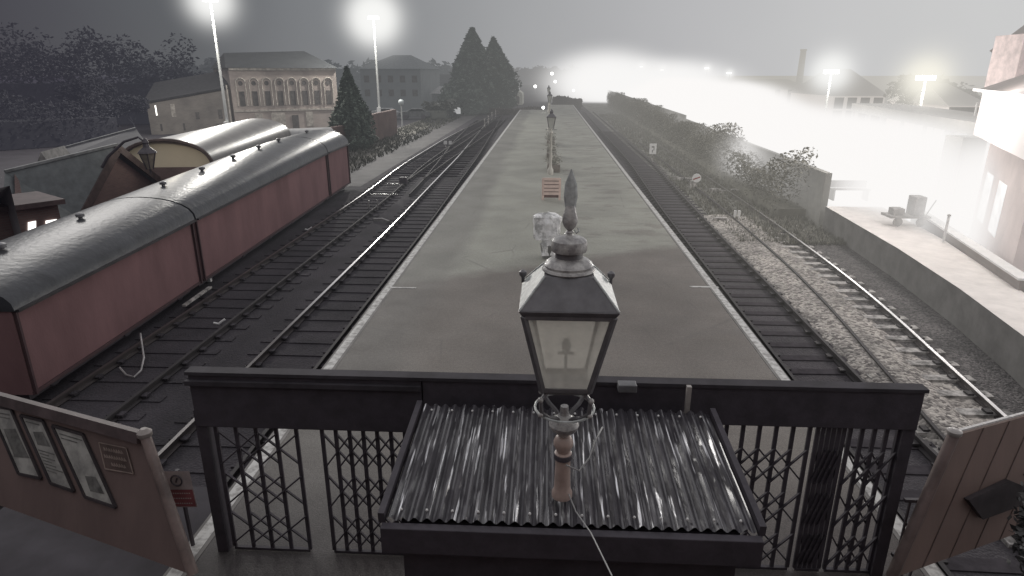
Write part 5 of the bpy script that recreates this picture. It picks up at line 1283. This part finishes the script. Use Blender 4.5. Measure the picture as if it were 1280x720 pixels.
# ------------------------------------------------------------------ glare along the far line, added as self-glowing volumes
def glare_volume():
    m=bpy.data.materials.new('glare_steam'); m.use_nodes=True; nt=m.node_tree;n=nt.nodes;L=nt.links;n.clear()
    o=n.new('ShaderNodeOutputMaterial'); at=n.new('ShaderNodeTexCoord')
    # object space: mesh tube is unit-radius in (x,z) through UV-less 'Object' coords of a scaled object
    sx=n.new('ShaderNodeSeparateXYZ'); L.new(at.outputs['Object'],sx.inputs[0])
    cb=n.new('ShaderNodeCombineXYZ'); L.new(sx.outputs[0],cb.inputs[0]); L.new(sx.outputs[2],cb.inputs[2])
    ln=n.new('ShaderNodeVectorMath'); ln.operation='LENGTH'; L.new(cb.outputs[0],ln.inputs[0])
    g=n.new('ShaderNodeNewGeometry'); nz=n.new('ShaderNodeTexNoise'); nz.inputs['Scale'].default_value=.16; nz.inputs['Detail'].default_value=3; L.new(g.outputs['Position'],nz.inputs['Vector'])
    ad=n.new('ShaderNodeMath'); ad.operation='MULTIPLY_ADD'; ad.inputs[1].default_value=.45; L.new(nz.outputs['Fac'],ad.inputs[0]); L.new(ln.outputs['Value'],ad.inputs[2])
    mra=n.new('ShaderNodeMapRange'); mra.interpolation_type='SMOOTHSTEP'; mra.inputs['From Min'].default_value=.4; mra.inputs['From Max'].default_value=1.08; mra.inputs['To Min'].default_value=.9; mra.inputs['To Max'].default_value=0; L.new(ad.outputs[0],mra.inputs['Value'])
    mrb=n.new('ShaderNodeMapRange'); mrb.interpolation_type='SMOOTHSTEP'; mrb.inputs['From Min'].default_value=.45; mrb.inputs['From Max'].default_value=1.0; mrb.inputs['To Min'].default_value=.14; mrb.inputs['To Max'].default_value=0; L.new(ln.outputs['Value'],mrb.inputs['Value'])
    mr=n.new('ShaderNodeMath'); mr.operation='ADD'; L.new(mra.outputs[0],mr.inputs[0]); L.new(mrb.outputs[0],mr.inputs[1])
    # fade at both ends (object y 0..1)
    e1=n.new('ShaderNodeMapRange'); e1.interpolation_type='SMOOTHSTEP'; e1.inputs['From Min'].default_value=0.0; e1.inputs['From Max'].default_value=.05; L.new(sx.outputs[1],e1.inputs['Value'])
    e2=n.new('ShaderNodeMapRange'); e2.interpolation_type='SMOOTHSTEP'; e2.inputs['From Min'].default_value=1.0; e2.inputs['From Max'].default_value=.9; L.new(sx.outputs[1],e2.inputs['Value'])
    m1=n.new('ShaderNodeMath'); m1.operation='MULTIPLY'; L.new(mr.outputs[0],m1.inputs[0]); L.new(e1.outputs[0],m1.inputs[1])
    m2=n.new('ShaderNodeMath'); m2.operation='MULTIPLY'; L.new(m1.outputs[0],m2.inputs[0]); L.new(e2.outputs[0],m2.inputs[1])
    d=n.new('ShaderNodeMath'); d.operation='MULTIPLY'; d.inputs[1].default_value=1.0; L.new(m2.outputs[0],d.inputs[0])
    ab=n.new('ShaderNodeVolumeAbsorption'); ab.inputs['Color'].default_value=(0,0,0,1); L.new(d.outputs[0],ab.inputs['Density'])
    em=n.new('ShaderNodeEmission'); em.inputs['Color'].default_value=(.97,.95,.935,1); L.new(d.outputs[0],em.inputs['Strength'])
    a=n.new('ShaderNodeAddShader'); L.new(ab.outputs[0],a.inputs[0]); L.new(em.outputs[0],a.inputs[1]); L.new(a.outputs[0],o.inputs['Volume'])
    return m
STM=glare_volume()
def glare_bank(y0,y1,xa,xb,rx,rz,zc,label):
    o=MB(); N=20
    for y in (0,1):
        for k in range(N): a=2*math.pi*k/N; o.v.append((math.cos(a),y,math.sin(a)))
    o.f=[(k,(k+1)%N,N+(k+1)%N,N+k) for k in range(N)]+[tuple(range(N-1,-1,-1)),tuple(range(N,2*N))]
    ob=o.build('glare_cloud',STM); ob.location=(xa,y0,zc); ob.scale=(rx,math.hypot(y1-y0,xb-xa),rz); ob.rotation_euler=(0,0,-math.atan2(xb-xa,y1-y0))
    tag(ob,label,'glare_volume'); return ob
glare_bank(-2,42,20.2,14.4,5.8,3.1,.6,'brilliant white near end of the glare bank beyond the far platform')
glare_bank(24,105,15.4,16.6,4.8,3.6,.7,'long brilliant white bank of glare above the grey wall')
glare_bank(60,170,19.5,22.0,7.0,4.3,.8,'taller bright bank of glare farther along the line')
STH=halo_mat('glare_head',(.94,.93,.92),1.0,1.0,3.6,.12)
q=AT(758,103,150); o=MB().ball((0,0,0),1,28,18).build('glare_cloud',STH); o.location=q; o.scale=(21,18,10.5); tag(o,'glaring round head of the glare bank near the horizon right of the platform end','glare_volume')
q=AT(840,104,130); o=MB().ball((0,0,0),1,28,18).build('glare_cloud',STH); o.location=q; o.scale=(20,15,7); tag(o,'wide low glowing puff of glare right of the round head','glare_volume')
for i,(x,y,z,pw) in enumerate(((12.6,14,4.2,260),(13.0,20,4.5,650),(13.4,28,4.5,900),(14,42,5,900))):  # added lights without fittings, whiten the far platform paving
    lamp_light('far_paving_fill',(x,y,z),pw,(1,.95,.9),1.0)

# station frontage behind the camera, unseen, added to darken the foreground
sb=MB(); sb.box(-22,22,-2.2,-1.6,GZ,6.0); sb.box(-22,22,-9,-.3,6.0,6.25)
struct(sb.build('unseen_frontage',mat('unseen_frontage_brick',(.3,.24,.23),.9)))

# night mist: everything takes on the lit mist with distance, more on the glaring right side
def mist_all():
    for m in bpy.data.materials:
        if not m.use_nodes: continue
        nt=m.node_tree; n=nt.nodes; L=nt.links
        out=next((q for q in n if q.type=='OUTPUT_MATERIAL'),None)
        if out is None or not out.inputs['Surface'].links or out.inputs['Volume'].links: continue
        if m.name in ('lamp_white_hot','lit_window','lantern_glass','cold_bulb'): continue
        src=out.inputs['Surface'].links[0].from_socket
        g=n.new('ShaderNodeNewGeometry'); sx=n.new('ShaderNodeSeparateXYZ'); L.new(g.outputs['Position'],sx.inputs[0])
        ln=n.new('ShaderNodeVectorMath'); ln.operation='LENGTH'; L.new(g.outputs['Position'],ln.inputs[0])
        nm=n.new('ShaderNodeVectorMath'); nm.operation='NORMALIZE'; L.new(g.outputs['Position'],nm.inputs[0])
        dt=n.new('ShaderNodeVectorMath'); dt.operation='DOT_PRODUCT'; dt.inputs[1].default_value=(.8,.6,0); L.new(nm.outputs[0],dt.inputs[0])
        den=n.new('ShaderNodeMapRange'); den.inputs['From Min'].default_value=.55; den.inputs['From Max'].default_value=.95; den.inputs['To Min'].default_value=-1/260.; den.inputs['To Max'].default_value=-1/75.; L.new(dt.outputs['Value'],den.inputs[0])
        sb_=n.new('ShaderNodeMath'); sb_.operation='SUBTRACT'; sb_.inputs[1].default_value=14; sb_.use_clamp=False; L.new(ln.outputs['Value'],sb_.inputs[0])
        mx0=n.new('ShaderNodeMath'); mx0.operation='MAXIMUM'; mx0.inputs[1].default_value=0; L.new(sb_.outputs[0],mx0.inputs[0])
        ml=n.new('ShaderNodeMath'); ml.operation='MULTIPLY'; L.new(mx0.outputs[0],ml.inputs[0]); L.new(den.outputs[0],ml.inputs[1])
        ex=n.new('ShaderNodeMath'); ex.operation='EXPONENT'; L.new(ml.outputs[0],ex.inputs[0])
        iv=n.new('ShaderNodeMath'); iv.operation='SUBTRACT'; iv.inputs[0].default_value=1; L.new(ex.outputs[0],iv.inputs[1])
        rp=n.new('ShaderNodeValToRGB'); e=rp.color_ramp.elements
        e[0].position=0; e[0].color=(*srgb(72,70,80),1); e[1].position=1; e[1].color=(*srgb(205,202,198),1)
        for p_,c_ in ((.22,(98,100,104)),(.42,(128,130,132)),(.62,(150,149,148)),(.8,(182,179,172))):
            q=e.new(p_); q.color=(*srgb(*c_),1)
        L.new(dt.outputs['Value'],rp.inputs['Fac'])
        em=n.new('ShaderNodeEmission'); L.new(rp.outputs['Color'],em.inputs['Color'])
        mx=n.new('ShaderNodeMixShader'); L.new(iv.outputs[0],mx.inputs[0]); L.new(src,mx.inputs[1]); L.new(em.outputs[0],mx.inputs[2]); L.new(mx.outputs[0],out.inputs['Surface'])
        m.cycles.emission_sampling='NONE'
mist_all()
